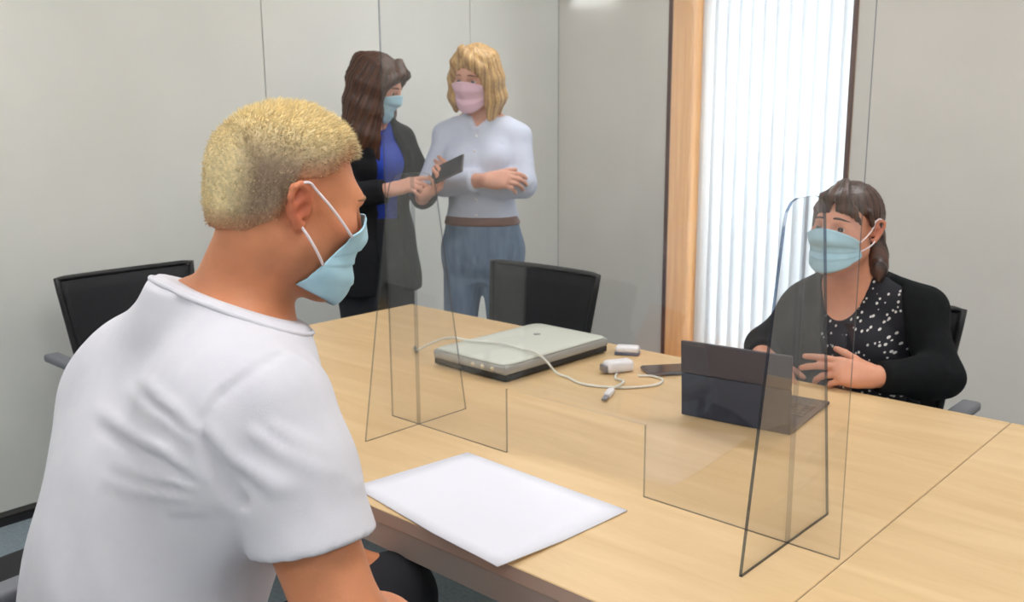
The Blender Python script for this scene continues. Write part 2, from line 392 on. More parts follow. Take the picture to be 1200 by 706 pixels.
obox('plug_tip', (-1.272, 1.701, 0.7470), (0.030, 0.012, 0.005), a, M_plug, uc, 0.001)
ad = thing('power_adapter', 'small white power adapter lying between scanner and phone', 'adapter', (-1.395, 1.92, TZ), math.radians(62))
obox('body', (0, 0, 0.017), (0.075, 0.040, 0.030), 0, M_plastic, ad, 0.008)
obox('socket_end', (-0.041, 0, 0.014), (0.012, 0.030, 0.018), 0, M_plug, ad, 0.002)
pn = thing('pocket_mouse', 'little white and grey computer mouse at the far corner of the scanner', 'mouse', (-1.485, 2.085, TZ), math.radians(28))
obox('shell', (0, 0, 0.015), (0.065, 0.040, 0.018), 0, M_plastic, pn, 0.007)
obox('base', (0, 0, 0.004), (0.068, 0.043, 0.008), 0, mat('mouse_base', srgb(92, 98, 122), 0.4), pn, 0.003)
ph = thing('smartphone', 'dark smartphone lying flat on the table behind the tablet', 'phone', (-1.287, 2.020, TZ), math.radians(52))
obox('body', (0, 0, 0.0055), (0.165, 0.080, 0.009), 0, M_phone, ph, 0.004)
obox('screen', (0, 0, 0.0102), (0.157, 0.073, 0.0008), 0, M_phoneglass, ph, 0.0)

# tablet in a folio case
M_case = mat('case_fabric', srgb(52, 58, 76), 0.75, noise=(srgb(44, 50, 66), 60), bump=(500, 0.15)); M_case2 = mat('case_band', srgb(64, 58, 66), 0.6)
M_key = mat('keyboard_key', srgb(50, 50, 58), 0.5)
tb = thing('tablet', 'dark tablet standing in a folio case with keyboard, facing the seated woman', 'tablet', (-0.960, 1.742, TZ), math.atan2(0.029, 0.243))
W = 0.247
stand = bpy.data.objects.new('case_back', None)
th = math.radians(4)
def tilt(o): o.rotation_euler = (th, 0, 0); o.location = (0, 0.008, 0.002); return o
tilt(box('case_back', (-W/2, -0.006, 0.0), (W/2, -0.0005, 0.098), M_case, tb, bevel=0.002))
tilt(box('case_flap', (-W/2, -0.0075, 0.1005), (W/2, -0.0005, 0.172), M_case2, tb, bevel=0.002))
tilt(box('tablet_body', (-W/2+0.004, 0.0, 0.006), (W/2-0.004, 0.007, 0.170), M_black, tb, bevel=0.002))
tilt(box('screen', (-W/2+0.012, 0.0072, 0.016), (W/2-0.012, 0.0076, 0.160), mat('tablet_screen', srgb(20, 22, 30), 0.1), tb))
box('keyboard_flap', (-W/2, 0.02, 0.0005), (W/2, 0.262, 0.008), M_case, tb, bevel=0.002)
bm = bmesh.new()
for r in range(5):
    for c in range(12):
        x = -W/2+0.012+c*0.0187; y = 0.115+r*0.0195; bm_box((x, y, 0.008), (x+0.0155, y+0.0165, 0.0098), bm=bm)
from_bm('keyboard', bm, M_key, tb, kind='stuff')
bpy.data.objects.remove(stand)

# ------------------------------------------------------------------ conference chairs
M_mesh = mat('chair_mesh_black', srgb(30, 30, 36), 0.7, noise=(srgb(24, 25, 30), 120), bump=(700, 0.3)); M_cframe = mat('chair_frame_black', srgb(20, 20, 24), 0.45)
M_seat = mat('chair_seat_black', srgb(26, 26, 30), 0.85, bump=(400, 0.3)); M_arm = mat('chair_arm_grey', srgb(112, 114, 122), 0.5); M_chrome = mat('chair_leg_steel', srgb(170, 172, 178), 0.25, 0.9)
def make_chair(label, loc, rz):
    t = thing('conference_chair', label, 'chair', loc, rz, 'black conference chairs round the table')
    # curved backrest panel
    nu, nv = 14, 8; V = []; Fc = []
    def bp(u, v, off=0.0):                       # u -1..1 across, v 0..1 up
        hw = 0.195+0.04*v; z = 0.50+0.375*v-0.010*u*u*0+0.008*abs(u)**2*v
        y = -0.205-0.055*v-0.03*math.sin(math.pi*v)*0+0.055*u*u-off
        return (u*hw, y, z)
    for off in (0.0, 0.012):
        for j in range(nv+1):
            for i in range(nu+1): V.append(bp(-0.97+1.94*i/nu, j/nv*0.96+0.02, off))
    L = (nu+1)*(nv+1)
    for j in range(nv):
        for i in range(nu):
            a = j*(nu+1)+i; q = (a, a+1, a+nu+2, a+nu+1); Fc.append(q[::-1]); Fc.append(tuple(L+k for k in q))
    rim = list(range(nu+1))+[j*(nu+1)+nu for j in range(1, nv+1)]+[nv*(nu+1)+i for i in range(nu-1, -1, -1)]+[j*(nu+1) for j in range(nv-1, 0, -1)]
    for a, b in zip(rim, rim[1:]+rim[:1]): Fc.append((a, b, b+L, a+L))
    bm = bmesh.new(); vs = [bm.verts.new(v) for v in V]
    for f in Fc: bm.faces.new([vs[q_] for q_ in f])
    from_bm('backrest', bm, M_mesh, t, True)
    path = [bp(-1+2*i/16, 1, 0.006) for i in range(17)]+[bp(1, 1-j/8, 0.006) for j in range(1, 9)]+[bp(1-2*i/16, 0, 0.006) for i in range(1, 17)]+[bp(-1, j/8, 0.006) for j in range(1, 8)]
    tube('back_frame', path, 0.010, M_cframe, t, 8, True)
    # seat
    bm = bm_box((-0.225, -0.205, 0.415), (0.225, 0.235, 0.475), 0.025, 4); from_bm('seat', bm, M_seat, t, True)
    for s in (-1, 1):
        tube('back_support', spline([(s*0.15, -0.12, 0.41), (s*0.16, -0.215, 0.44), (s*0.175, -0.222, 0.52), (s*0.19, -0.205, 0.60)], 6), 0.010, M_cframe, t, 8)
        ap = box('armrest', (s*0.275-0.025, -0.215, 0.622), (s*0.275+0.025, 0.055, 0.648), M_arm, t, bevel=0.009, seg=3)
        tube('arm_support', spline([(s*0.20, -0.02, 0.43), (s*0.262, -0.03, 0.44), (s*0.276, -0.05, 0.50), (s*0.275, -0.06, 0.625)], 6), 0.011, M_cframe, t, 8)
        for q in (-1, 1):
            tube('leg', [(s*0.18, q*0.16, 0.42), (s*0.225, q*0.215, 0.012)], 0.0125, M_chrome, t, 10)
            disc('glide', (s*0.2265, q*0.217, 0.006), 0.017, 0.012, M_cframe, t, 12)
    return t
make_chair('black mesh-back chair at the far left wall, partly hidden by the seated man', (-2.885, 1.44, 0), math.radians(-90))
make_chair('empty black chair pushed in at the far table side behind the scanner', (-2.05, 2.17, 0), math.radians(180))
make_chair('black chair the seated dark-haired woman is sitting on', (-1.0, 2.365, 0), math.radians(180))
make_chair('black chair under the man in the white t-shirt', (-1.06, 0.42, 0), 0)
make_chair('black chair left of the seated man, only a corner in view', (-1.86, .50, 0), math.radians(6))
# ------------------------------------------------------------------ figures: continuous bodies grown from a smooth distance field
def nrm(v): v = np.array(v, float); return v/np.linalg.norm(v)
def axis(lo, hi, h, fine=()):
    """grid coordinates with step h, finer inside the listed (lo, hi, h) spans"""
    out = [lo]
    while out[-1] < hi:
        x = out[-1]; st = h
        for a, b, hf in fine:
            if a <= x < b: st = min(st, hf)
        out.append(x+st)
    return np.array(out, np.float32)

class Sdf:
    def __init__(s): s.ops = []
    def add(s, fn, lo, hi, k, mode='u'): s.ops.append((fn, np.array(lo, float), np.array(hi, float), k, mode)); return s
    def rc(s, a, b, r1, r2=None, k=0.02, mode='u'):
        r2 = r1 if r2 is None else r2
        a = np.array(a, np.float32); b = np.array(b, np.float32); ba = b-a; L2 = float(ba@ba)+1e-12
        def fn(x, y, z):
            px, py, pz = x-a[0], y-a[1], z-a[2]
            t = np.clip((px*ba[0]+py*ba[1]+pz*ba[2])/L2, 0, 1)
            return np.sqrt((px-t*ba[0])**2+(py-t*ba[1])**2+(pz-t*ba[2])**2)-(r1+(r2-r1)*t)
        m = max(r1, r2); return s.add(fn, np.minimum(a, b)-m, np.maximum(a, b)+m, k, mode)
    def chain(s, pts, rs, k=0.02, mode='u'):
        rs = np.broadcast_to(rs, (len(pts),))
        for i in range(len(pts)-1): s.rc(pts[i], pts[i+1], float(rs[i]), float(rs[i+1]), k, mode)
        return s
    def el(s, c, r, R=None, k=0.02, mode='u'):
        c = np.array(c, np.float32); r = np.array(r, np.float32); R = np.eye(3) if R is None else np.array(R); R = R.astype(np.float32)
        def fn(x, y, z):
            px, py, pz = x-c[0], y-c[1], z-c[2]
            q = [(px*R[0, i]+py*R[1, i]+pz*R[2, i])/r[i] for i in range(3)]
            k0 = np.sqrt(q[0]**2+q[1]**2+q[2]**2)
            k1 = np.sqrt((q[0]/r[0])**2+(q[1]/r[1])**2+(q[2]/r[2])**2)
            return k0*(k0-1)/(k1+1e-6)
        m = np.abs(R)@r; return s.add(fn, c-m, c+m, k, mode)
    def boxr(s, c, h, R, rad, k=0.01, mode='u'):
        c = np.array(c, np.float32); h = np.array(h, np.float32); R = np.array(R).astype(np.float32)
        def fn(x, y, z):
            px, py, pz = x-c[0], y-c[1], z-c[2]
            q = [np.abs(px*R[0, i]+py*R[1, i]+pz*R[2, i])-(h[i]-rad) for i in range(3)]
            return np.sqrt(sum(np.maximum(t, 0)**2 for t in q))+np.minimum(np.maximum(np.maximum(q[0], q[1]), q[2]), 0)-rad
        m = np.abs(R)@h; return s.add(fn, c-m, c+m, k, mode)
    def ztube(s, st, infl=0.0, k=0.03, p=2.2):
        """stack of ellipses: rows (z, cx, cy, half width, half depth, angle of the width axis in degrees)"""
        st = np.array(sorted(st), float); zz = np.linspace(st[0, 0], st[-1, 0], 80)
        D = [zz]
        for i in range(1, 6):
            c = np.interp(zz, st[:, 0], st[:, i]); kk = np.ones(9)/9.0
            D.append(np.convolve(np.pad(c, 4, 'edge'), kk, 'valid'))
        def fn(x, y, z):
            zf = np.ravel(z); g = [np.interp(zf, D[0], d).reshape(z.shape).astype(np.float32) for d in D[1:]]
            an = np.radians(g[4]); dx, dy = x-g[0], y-g[1]
            u = np.abs(dx*np.cos(an)+dy*np.sin(an))/(g[2]+infl); v = np.abs(-dx*np.sin(an)+dy*np.cos(an))/(g[3]+infl)
            q = (u**p+v**p)**(1/p)
            d = (q-1)*(g[3]+infl)
            ez = np.maximum(zz[0]-infl-z, z-zz[-1]-infl)
            return np.maximum(d, ez)
        m = max(st[:, 3].max(), st[:, 4].max())+infl
        return s.add(fn, (st[:, 1].min()-m, st[:, 2].min()-m, zz[0]-infl), (st[:, 1].max()+m, st[:, 2].max()+m, zz[-1]+infl), k)
    def evalarr(s, x, y, z):
        F = np.full(x.shape, 10.0, np.float32)
        for fn, lo, hi, k, mode in s.ops:
            d = fn(x, y, z)
            if mode == 'u': F = s.comb(F, d, k, mode)
            else:
                mk = (x >= lo[0]) & (x <= hi[0]) & (y >= lo[1]) & (y <= hi[1]) & (z >= lo[2]) & (z <= hi[2])
                F = np.where(mk, s.comb(F, d, k, mode), F)
        return F.astype(np.float32)
    def join(s, T, k=0.02):
        us = [o for o in T.ops if o[4] == 'u']
        return s.add(T.evalarr, np.min([o[1] for o in us], 0), np.max([o[2] for o in us], 0), k)
    def field(s, fn, lo, hi, k, mode): return s.add(fn, lo, hi, k, mode)
    def fold(s, pts, amp, w):
        """a raised crease along a polyline (tapering to its ends); negative amp makes a groove"""
        pts = [np.array(p, np.float32) for p in pts]; n = len(pts)-1
        def fn(x, y, z):
            D = None; T = None
            for i in range(n):
                a = pts[i]; ba = pts[i+1]-a; L2 = float(ba@ba)+1e-12
                px, py, pz = x-a[0], y-a[1], z-a[2]
                t = np.clip((px*ba[0]+py*ba[1]+pz*ba[2])/L2, 0, 1)
                d = (px-t*ba[0])**2+(py-t*ba[1])**2+(pz-t*ba[2])**2; tt = (t+i)/n
                if D is None: D, T = d, tt
                else:
                    mk = d < D; D = np.where(mk, d, D); T = np.where(mk, tt, T)
            pr = np.sin(np.pi*np.clip(T*0.94+0.03, 0, 1))**0.6 if amp < 0 else np.clip(T/0.10+0.25, 0, 1)*np.clip(1-T, 0, 1)**0.75
            ww = w if amp < 0 else w*(0.75+0.7*T)
            return -amp*np.exp(-D/(ww*ww))*pr
        P = np.array(pts); return s.add(fn, P.min(0)-2.2*w, P.max(0)+2.2*w, 0, 'd')
    def ripple(s, lo, hi, fn): return s.add(fn, lo, hi, 0, 'd')
    def cut(s, c, n, lo, hi):
        """flat cut: removes what lies on the +n side of the plane, inside the span"""
        c = np.array(c, float); n = nrm(n)
        return s.add(lambda x, y, z: (x-c[0])*n[0]+(y-c[1])*n[1]+(z-c[2])*n[2], lo, hi, 0, 'x')
    @staticmethod
    def comb(F, d, k, mode):
        if mode == 'u':
            if k <= 0: return np.minimum(F, d)
            h = np.maximum(k-np.abs(F-d), 0)/k; return np.minimum(F, d)-h*h*k*0.25
        if mode == 's':
            d = -d
            if k <= 0: return np.maximum(F, d)
            h = np.maximum(k-np.abs(F-d), 0)/k; return np.maximum(F, d)+h*h*k*0.25
        if mode == 'x': return np.maximum(F, d)
        return F+d
    def eval(s, P):
        P = np.asarray(P, np.float32); x, y, z = P[:, 0], P[:, 1], P[:, 2]; F = np.full(len(P), 10.0, np.float32)
        for fn, lo, hi, k, mode in s.ops:
            if mode in ('x', 'd', 's'):
                mk = np.ones(len(P), bool)
                for i, c in enumerate((x, y, z)): mk &= (c >= lo[i]) & (c <= hi[i])
                if mk.any(): F[mk] = s.comb(F[mk], fn(x[mk], y[mk], z[mk]), k, mode)
            else: F = s.comb(F, fn(x, y, z), k, mode)
        return F
    def grid(s, xs, ys, zs):
        F = np.full((len(xs), len(ys), len(zs)), 10.0, np.float32)
        for fn, lo, hi, k, mode in s.ops:
            mg = (k+0.02) if mode in ('u', 's') else 0.0
            sl = []
            for c, a, b in zip((xs, ys, zs), lo, hi):
                i0 = np.searchsorted(c, a-mg); i1 = np.searchsorted(c, b+mg); sl.append(slice(i0, i1))
            if any(q.start >= q.stop for q in sl): continue
            x = xs[sl[0]][:, None, None]; y = ys[sl[1]][None, :, None]; z = zs[sl[2]][None, None, :]
            x, y, z = np.broadcast_arrays(x, y, z)
            sub = F[sl[0], sl[1], sl[2]]
            F[sl[0], sl[1], sl[2]] = s.comb(sub, fn(x, y, z).astype(np.float32), k, mode)
        return F

def surface_nets(F, xs, ys, zs):
    nx, ny, nz = F.shape; S = F < 0
    cnt = np.zeros((nx-1, ny-1, nz-1), np.int8)
    for a in (0, 1):
        for b in (0, 1):
            for c in (0, 1): cnt += S[a:nx-1+a, b:ny-1+b, c:nz-1+c]
    I, J, K = np.nonzero((cnt > 0) & (cnt < 8)); M = len(I)
    idx = np.full(cnt.shape, -1, np.int32); idx[I, J, K] = np.arange(M)
    cor = {(a, b, c): F[I+a, J+b, K+c] for a in (0, 1) for b in (0, 1) for c in (0, 1)}
    acc = np.zeros((M, 3), np.float32); n = np.zeros(M, np.float32)
    for ax in range(3):
        for u in (0, 1):
            for v in (0, 1):
                p0 = [0, 0, 0]; o = [i for i in range(3) if i != ax]; p0[o[0]] = u; p0[o[1]] = v; p1 = list(p0); p1[ax] = 1
                f0, f1 = cor[tuple(p0)], cor[tuple(p1)]; mk = (f0 < 0) != (f1 < 0)
                t = np.where(mk, f0/np.where(mk, f0-f1, 1), 0)
                q = np.zeros((M, 3), np.float32); q[:, o[0]] = u; q[:, o[1]] = v; q[:, ax] = t
                acc += q*mk[:, None]; n += mk
    q = acc/np.maximum(n, 1)[:, None]
    V = np.stack([xs[I]+q[:, 0]*(xs[I+1]-xs[I]), ys[J]+q[:, 1]*(ys[J+1]-ys[J]), zs[K]+q[:, 2]*(zs[K+1]-zs[K])], 1)
    Q = []
    for ax in range(3):
        o = [(ax+1) % 3, (ax+2) % 3]
        A = [slice(None)]*3; B = [slice(None)]*3; A[ax] = slice(0, -1); B[ax] = slice(1, None)
        s0, s1 = S[tuple(A)], S[tuple(B)]
        W = [np.array(t) for t in np.nonzero(s0 != s1)]
        ok = (W[o[0]] > 0) & (W[o[1]] > 0) & (W[o[0]] < F.shape[o[0]]-1) & (W[o[1]] < F.shape[o[1]]-1)
        W = [t[ok] for t in W]; fl = s0[tuple(W)]
        def cell(du, dv):
            c = [t.copy() for t in W]; c[o[0]] = c[o[0]]-du; c[o[1]] = c[o[1]]-dv; return idx[tuple(c)]
        q4 = np.stack([cell(1, 1), cell(0, 1), cell(0, 0), cell(1, 0)], 1); q4[~fl] = q4[~fl][:, ::-1]; Q.append(q4)
    Q = np.concatenate(Q); Q = Q[(Q >= 0).all(1)]
    return V, Q

def np_mesh(name, V, Q, m, parent=None, col=None, origin=None, smooth=True):
    origin = np.zeros(3) if origin is None else np.array(origin)
    me = bpy.data.meshes.new(name); n = Q.shape[1]
    me.vertices.add(len(V)); me.vertices.foreach_set('co', np.ascontiguousarray(V-origin, np.float32).ravel())
    me.loops.add(len(Q)*n); me.loops.foreach_set('vertex_index', np.ascontiguousarray(Q, np.int32).ravel())
    me.polygons.add(len(Q)); me.polygons.foreach_set('loop_start', np.arange(0, len(Q)*n, n, dtype=np.int32))
    if col is not None:
        a = me.color_attributes.new('pigment', 'FLOAT_COLOR', 'POINT')
        a.data.foreach_set('color', np.concatenate([col, np.ones((len(V), 1))], 1).astype(np.float32).ravel())
    me.update(calc_edges=True); me.validate()
    if smooth: me.polygons.foreach_set('use_smooth', [True]*len(me.polygons))
    me.materials.append(m)
    o = bpy.data.objects.new(name, me); COL.objects.link(o)
    if parent is not None: o.parent = parent
    return o

def relax(V, Q, it=2, lam=0.5):
    for _ in range(it):
        s = np.zeros_like(V); c = np.zeros(len(V), np.float32)
        for a, b in ((0, 1), (1, 2), (2, 3), (3, 0)):
            np.add.at(s, Q[:, a], V[Q[:, b]]); np.add.at(c, Q[:, a], 1)
            np.add.at(s, Q[:, b], V[Q[:, a]]); np.add.at(c, Q[:, b], 1)
        V = V+(s/np.maximum(c, 1)[:, None]-V)*lam
    return V

def grow(name, S, bounds, h, m, parent, fine=((), (), ()), col=None, smooth_it=1):
    """bounds ((x0,x1),(y0,y1),(z0,z1)) in world metres; parent is an Empty/mesh at a known world origin without rotation"""
    ax = [axis(b[0], b[1], h, f) for b, f in zip(bounds, fine)]
    V, Q = surface_nets(S.grid(*ax), *ax)
    if smooth_it: V = relax(V.astype(np.float32), Q, smooth_it)
    org = np.zeros(3)
    p = parent
    while p is not None: org += np.array(p.location); p = p.parent
    c = col(V) if col is not None else None
    return np_mesh(name, V, Q, m, parent, c, org)

def pig_mat(name, rough=0.5, bump=None, noise_amt=0.0, noise_scale=80.0, spec=0.4, sheen=0.0, sss=0.0, stretch=(1, 1, 1)):
    """Principled material that takes its own pigment from the mesh's colour attribute"""
    m = mat(name, (0.5, 0.5, 0.5, 1), rough, bump=bump, spec=spec, sheen=sheen, sss=sss)
    nt = m.node_tree; b = nt.nodes['Principled BSDF']; at = nt.nodes.new('ShaderNodeAttribute'); at.attribute_name = 'pigment'
    src = at.outputs['Color']
    if noise_amt:
        tc = nt.nodes.new('ShaderNodeTexCoord'); mp = nt.nodes.new('ShaderNodeMapping'); mp.inputs['Scale'].default_value = stretch
        n = nt.nodes.new('ShaderNodeTexNoise'); n.inputs['Scale'].default_value = noise_scale; n.inputs['Detail'].default_value = 5
        nt.links.new(tc.outputs['Object'], mp.inputs[0]); nt.links.new(mp.outputs[0], n.inputs['Vector'])
        mr = nt.nodes.new('ShaderNodeMapRange'); mr.inputs[1].default_value = 0.3; mr.inputs[2].default_value = 0.7; mr.inputs[3].default_value = 1-noise_amt; mr.inputs[4].default_value = 1+noise_amt
        nt.links.new(n.outputs[0], mr.inputs[0])
        mx = nt.nodes.new('ShaderNodeVectorMath'); mx.operation = 'SCALE'; nt.links.new(src, mx.inputs[0]); nt.links.new(mr.outputs[0], mx.inputs['Scale']); src = mx.outputs[0]
    nt.links.new(src, b.inputs['Base Color']); return m

def frame(fwd, up=(0, 0, 1), roll=0.0):
    f = nrm(fwd); r = nrm(np.cross(f, up)); u = np.cross(r, f)
    if roll: r, u = r*math.cos(roll)+u*math.sin(roll), u*math.cos(roll)-r*math.sin(roll)
    return np.stack([r, f, u], 1)          # columns: person's right, forward, up

class Head:
    """o: centre of the skull between the ears; R: frame(); s: scale (1 = 24 cm from chin to crown)"""
    def __init__(h, o, R, s=1.0, jaw=1.0, es=1.0): h.es = es; h.o, h.R, h.s, h.jaw = np.array(o, float), R, s, jaw
    def T(h, p): return h.o+h.R@(np.array(p, float)*h.s)
    def L(h, P): return ((P-h.o)@h.R)/h.s
    def skull(h, S, infl=0.0):
        T, s, R = h.T, h.s, h.R; i = infl
        S.el(T((0, -0.013, 0.036)), np.array((0.075, 0.098, 0.087))*s+i, R, 0.02)
        S.el(T((0, 0.034, -0.022)), np.array((0.061, 0.062, 0.084))*s+i, R, 0.03)
        S.rc(T((0, 0.03, -0.06)), T((0, 0.072, -0.096)), 0.045*s+i, 0.024*s+i, 0.03)
        for q in (-1, 1):
            S.rc(T((q*0.050*h.jaw, 0.002, -0.055)), T((q*0.018, 0.068, -0.098)), 0.021*s+i, 0.018*s+i, 0.03)
        return S
    def build(h, S, male=False):
        T, s, R = h.T, h.s, h.R
        h.skull(S)
        S.rc(T((-0.030, 0.083, 0.019)), T((0.030, 0.083, 0.019)), (0.0135 if male else 0.010)*s, None, 0.025)
        for q in (-1, 1):
            S.el(T((q*0.044, 0.066, -0.020)), np.array((0.021, 0.018, 0.016))*s, R, 0.025)
            S.el(T((q*0.032, 0.098, 0.000)), np.array((0.019, 0.014, 0.012))*s, R, 0.014, 's')
            # eyelids
            S.chain([T((q*(0.032+0.015*t), 0.0868-0.007*t*t-0.003*(t*q > 0)*abs(t), 0.0082-0.0062*t*t)) for t in (-1, -0.5, 0, 0.5, 1)], 0.0032*s, 0.004)
            S.chain([T((q*(0.032+0.015*t), 0.0855-0.007*t*t, -0.0082+0.0052*t*t)) for t in (-1, -0.5, 0, 0.5, 1)], 0.0030*s, 0.004)
        S.chain([T((0, 0.088, 0.018)), T((0, 0.100, -0.006)), T((0, 0.110, -0.026))], np.array((0.0085, 0.009, 0.0115))*s, 0.014)
        for q in (-1, 1): S.el(T((q*0.012, 0.103, -0.030)), np.array((0.009, 0.011, 0.008))*s, R, 0.007)
        # mouth
        S.chain([T((q*0.021, 0.086-0.010*(abs(q)), -0.0585)) for q in (-1, -0.5, 0, 0.5, 1)], 0.0065*s, 0.006)
        S.chain([T((q*0.019, 0.086-0.010*(abs(q)), -0.0685)) for q in (-1, -0.5, 0, 0.5, 1)], 0.0070*s, 0.006)
        h.ears(S); return S
    def ears(h, S):
        T, s, R = h.T, h.s, h.R
        for q in (-1, 1):
            def E(a, b, o=0.0):                 # a back, b up in the plane of the ear, o outwards
                a, b, o = a*h.es, b*h.es, o*h.es; return T((q*(0.0745+o+0.16*a+0.10*max(b, 0)), -0.006-a, b-0.004+0.25*a))
            S.rc(T((q*0.066, -0.006, 0.0)), E(0.010, 0.0, 0.003), 0.013*s, 0.012*s, 0.008)
            R2 = np.stack([nrm(E(0, 0, 0.01)-E(0, 0)), nrm(E(0, 0)-E(0.01, 0)), R[:, 2]], 1)
            S.el(E(0.013, 0.004, 0.006), np.array((0.0045, 0.017*h.es, 0.028*h.es))*s, R2, 0.006)
            ring = [(-0.004, 0.004, 0.002), (-0.006, 0.020, 0.003), (0.004, 0.034, 0.006), (0.018, 0.036, 0.009), (0.030, 0.026, 0.012), (0.032, 0.010, 0.012), (0.026, -0.006, 0.010), (0.016, -0.018, 0.007), (0.006, -0.027, 0.004), (-0.001, -0.022, 0.001)]
            S.chain([E(*p) for p in ring], np.array([.0042, .0045, .0048, .0048, .0048, .0045, .0044, .0055, .0065, .005])*s, 0.003)
            S.el(E(0.006, 0.000, 0.012), np.array((0.0075, 0.009, 0.012))*s*h.es, R2, 0.005, 's')
            S.rc(E(-0.005, 0.000, 0.004), E(-0.006, -0.006, 0.003), 0.0045*s, None, 0.004)
    def push(h, S, p, off):
        p = np.array(p, float)-h.R[:, 1]*0.012
        for _ in range(25): p = p-h.R[:, 1]*min(max(float(S.eval(p[None])[0])-off, -0.006), 0.006)*0.8
        return p
    def eyes(h, parent, org, iris, S):
        s = h.s
        for q in (-1, 1):
            V = []; Fc = []; n, mr = 20, 14; mi = []
            look = nrm((0, 1, -0.05))
            for i in range(mr+1):
                for j in range(n):
                    t = math.pi*i/mr; p = 2*math.pi*j/n; V.append((math.sin(t)*math.cos(p), math.cos(t), math.sin(t)*math.sin(p)))
            for i in range(mr):
                for j in range(n): Fc.append((i*n+j, i*n+(j+1) % n, (i+1)*n+(j+1) % n, (i+1)*n+j)); mi.append(2 if i < 1 else (1 if i < 3 else 0))
            P = np.array(V)*0.0132*s@h.R.T+h.T((q*0.032, 0.0765, 0.000))-org
            o = mesh_obj('eye', P, Fc, [M_sclera, iris, M_pupil], parent, True)
            o.data.polygons.foreach_set('material_index', mi)
            # eyebrow
        for q in (-1, 1):
            pts = [h.T((q*(0.014+0.036*t), 0.0975-0.020*t*t-0.001, 0.0215+0.008*math.sin(math.pi*(0.25+0.6*t))-0.004*t))-org for t in np.linspace(0, 1, 9)]
            pts = [h.push(S, p+org, -0.0004)-org for p in pts]
            tube('eyebrow', pts, np.array([.0022, .0030, .0033, .0033, .0031, .0028, .0024, .0018, .0010])*s, h.brow, parent, 8)
    def mask(h, S, parent, org, m, strap_m, pleats=3, zt=0.006, zb=-0.118, span=66, gap=0.004, loops=True, span2=None, vlow=0.66, zside=0.036):
        """pleated face mask wrapped over the face, with ear loops"""
        S = h.build(Sdf())          # the bare head: the mask follows the face only
        nu, nv = 48, 40; s = h.s; span2 = span2 or span
        W = np.linspace(-1, 1, nu); TH = np.radians(W[None]*(span+(span2-span)*np.clip(np.linspace(0, 1, nv)*1.3-0.2, 0, 1)[:, None])); Z = np.zeros((nv, nu)); A = np.zeros((nv, nu, 3)); D = np.zeros((nv, nu, 3))
        for j in range(nv):
            v = j/(nv-1)
            ztop = zt-0.030*np.abs(W)**1.6; zbot = zb+zside*np.abs(W)**1.8
            Z[j] = ztop*(1-v)+zbot*v
        tilt = np.clip((-0.085-Z)/0.05, 0, 1)
        dirs = np.stack([np.sin(TH)*np.cos(tilt*0.9), np.cos(TH)*np.cos(tilt*0.9), -np.sin(tilt*0.9)], -1)
        base = np.stack([np.zeros_like(Z), np.full_like(Z, 0.012), np.maximum(Z, -0.088)], -1)
        rho = np.full(Z.shape, 0.17)
        for _ in range(60):
            P = (base+dirs*rho[..., None]).reshape(-1, 3); Pw = h.o+(P*s)@h.R.T
            d = S.eval(Pw).reshape(Z.shape)/s; rho = np.maximum(rho-np.clip(d-gap/s, -0.01, 0.03)*0.7, 0.03)
        for _ in range(40):           # pull the cloth taut across hollows
            a = rho.copy(); a[:, 1:-1] = np.maximum(a[:, 1:-1], 0.5*(rho[:, :-2]+rho[:, 2:])/np.cos(TH[:, 1:2]-TH[:, 0:1]))
            a[1:-1] = np.maximum(a[1:-1], 0.5*(rho[:-2]+rho[2:])); rho = a
        for _ in range(3):
            rho[1:-1, 1:-1] = 0.5*rho[1:-1, 1:-1]+0.125*(rho[:-2, 1:-1]+rho[2:, 1:-1]+rho[1:-1, :-2]+rho[1:-1, 2:])
        v = np.linspace(0, 1, nv)[:, None]; env = np.clip(1.15-np.abs(W)[None]**2, 0, 1)
        saw = np.where((v > 0.22) & (v < 0.8), ((v-0.22)*pleats/0.58) % 1.0, 0.0)
        rho = rho+0.0032*saw*env+0.0016*np.exp(-((v-0.03)/0.03)**2)+0.0016*np.exp(-((v-0.97)/0.03)**2)
        P = base+dirs*rho[..., None]; Pw = h.o+(P.reshape(-1, 3)*s)@h.R.T-org
        Fc = [(j*nu+i, j*nu+i+1, (j+1)*nu+i+1, (j+1)*nu+i) for j in range(nv-1) for i in range(nu-1)]
        o = mesh_obj('face_mask', Pw, Fc, m, parent, True)
        sm = o.modifiers.new('thickness', 'SOLIDIFY'); sm.thickness = 0.0012; sm.offset = 1
        if loops:
            Pw3 = Pw.reshape(nv, nu, 3)
            for q, i in ((-1, 0), (1, nu-1)):
                tl = lambda p: h.T(p)-org
                out = h.R[:, 0]*q*0.0035
                jl = int(vlow*(nv-1)); k_ = h.es; e0, e1 = tl((q*0.0835, 0.004, 0.030*k_)), tl((q*0.081, -0.012, -0.026*k_))
                path = [Pw3[1, i]+out*0.4]+[Pw3[1, i]*(1-f)+e0*f+out*(0.4+1.6*math.sin(math.pi*f)) for f in (.33, .67)]+[e0, tl((q*0.0875, -0.012*k_, 0.040*k_)), tl((q*0.088, -0.006-0.024*k_, 0.032*k_)), tl((q*0.086, -0.006-0.031*k_, 0.012*k_)), tl((q*0.0835, -0.006-0.024*k_, -0.008)), e1]+[Pw3[jl, i]*f+e1*(1-f)+out*(0.4+1.6*math.sin(math.pi*f)) for f in (.33, .67)]+[Pw3[jl, i]+out*0.4]
                tube('ear_loop', spline(path, 5), 0.0019*s, strap_m, o, 8)
        return o

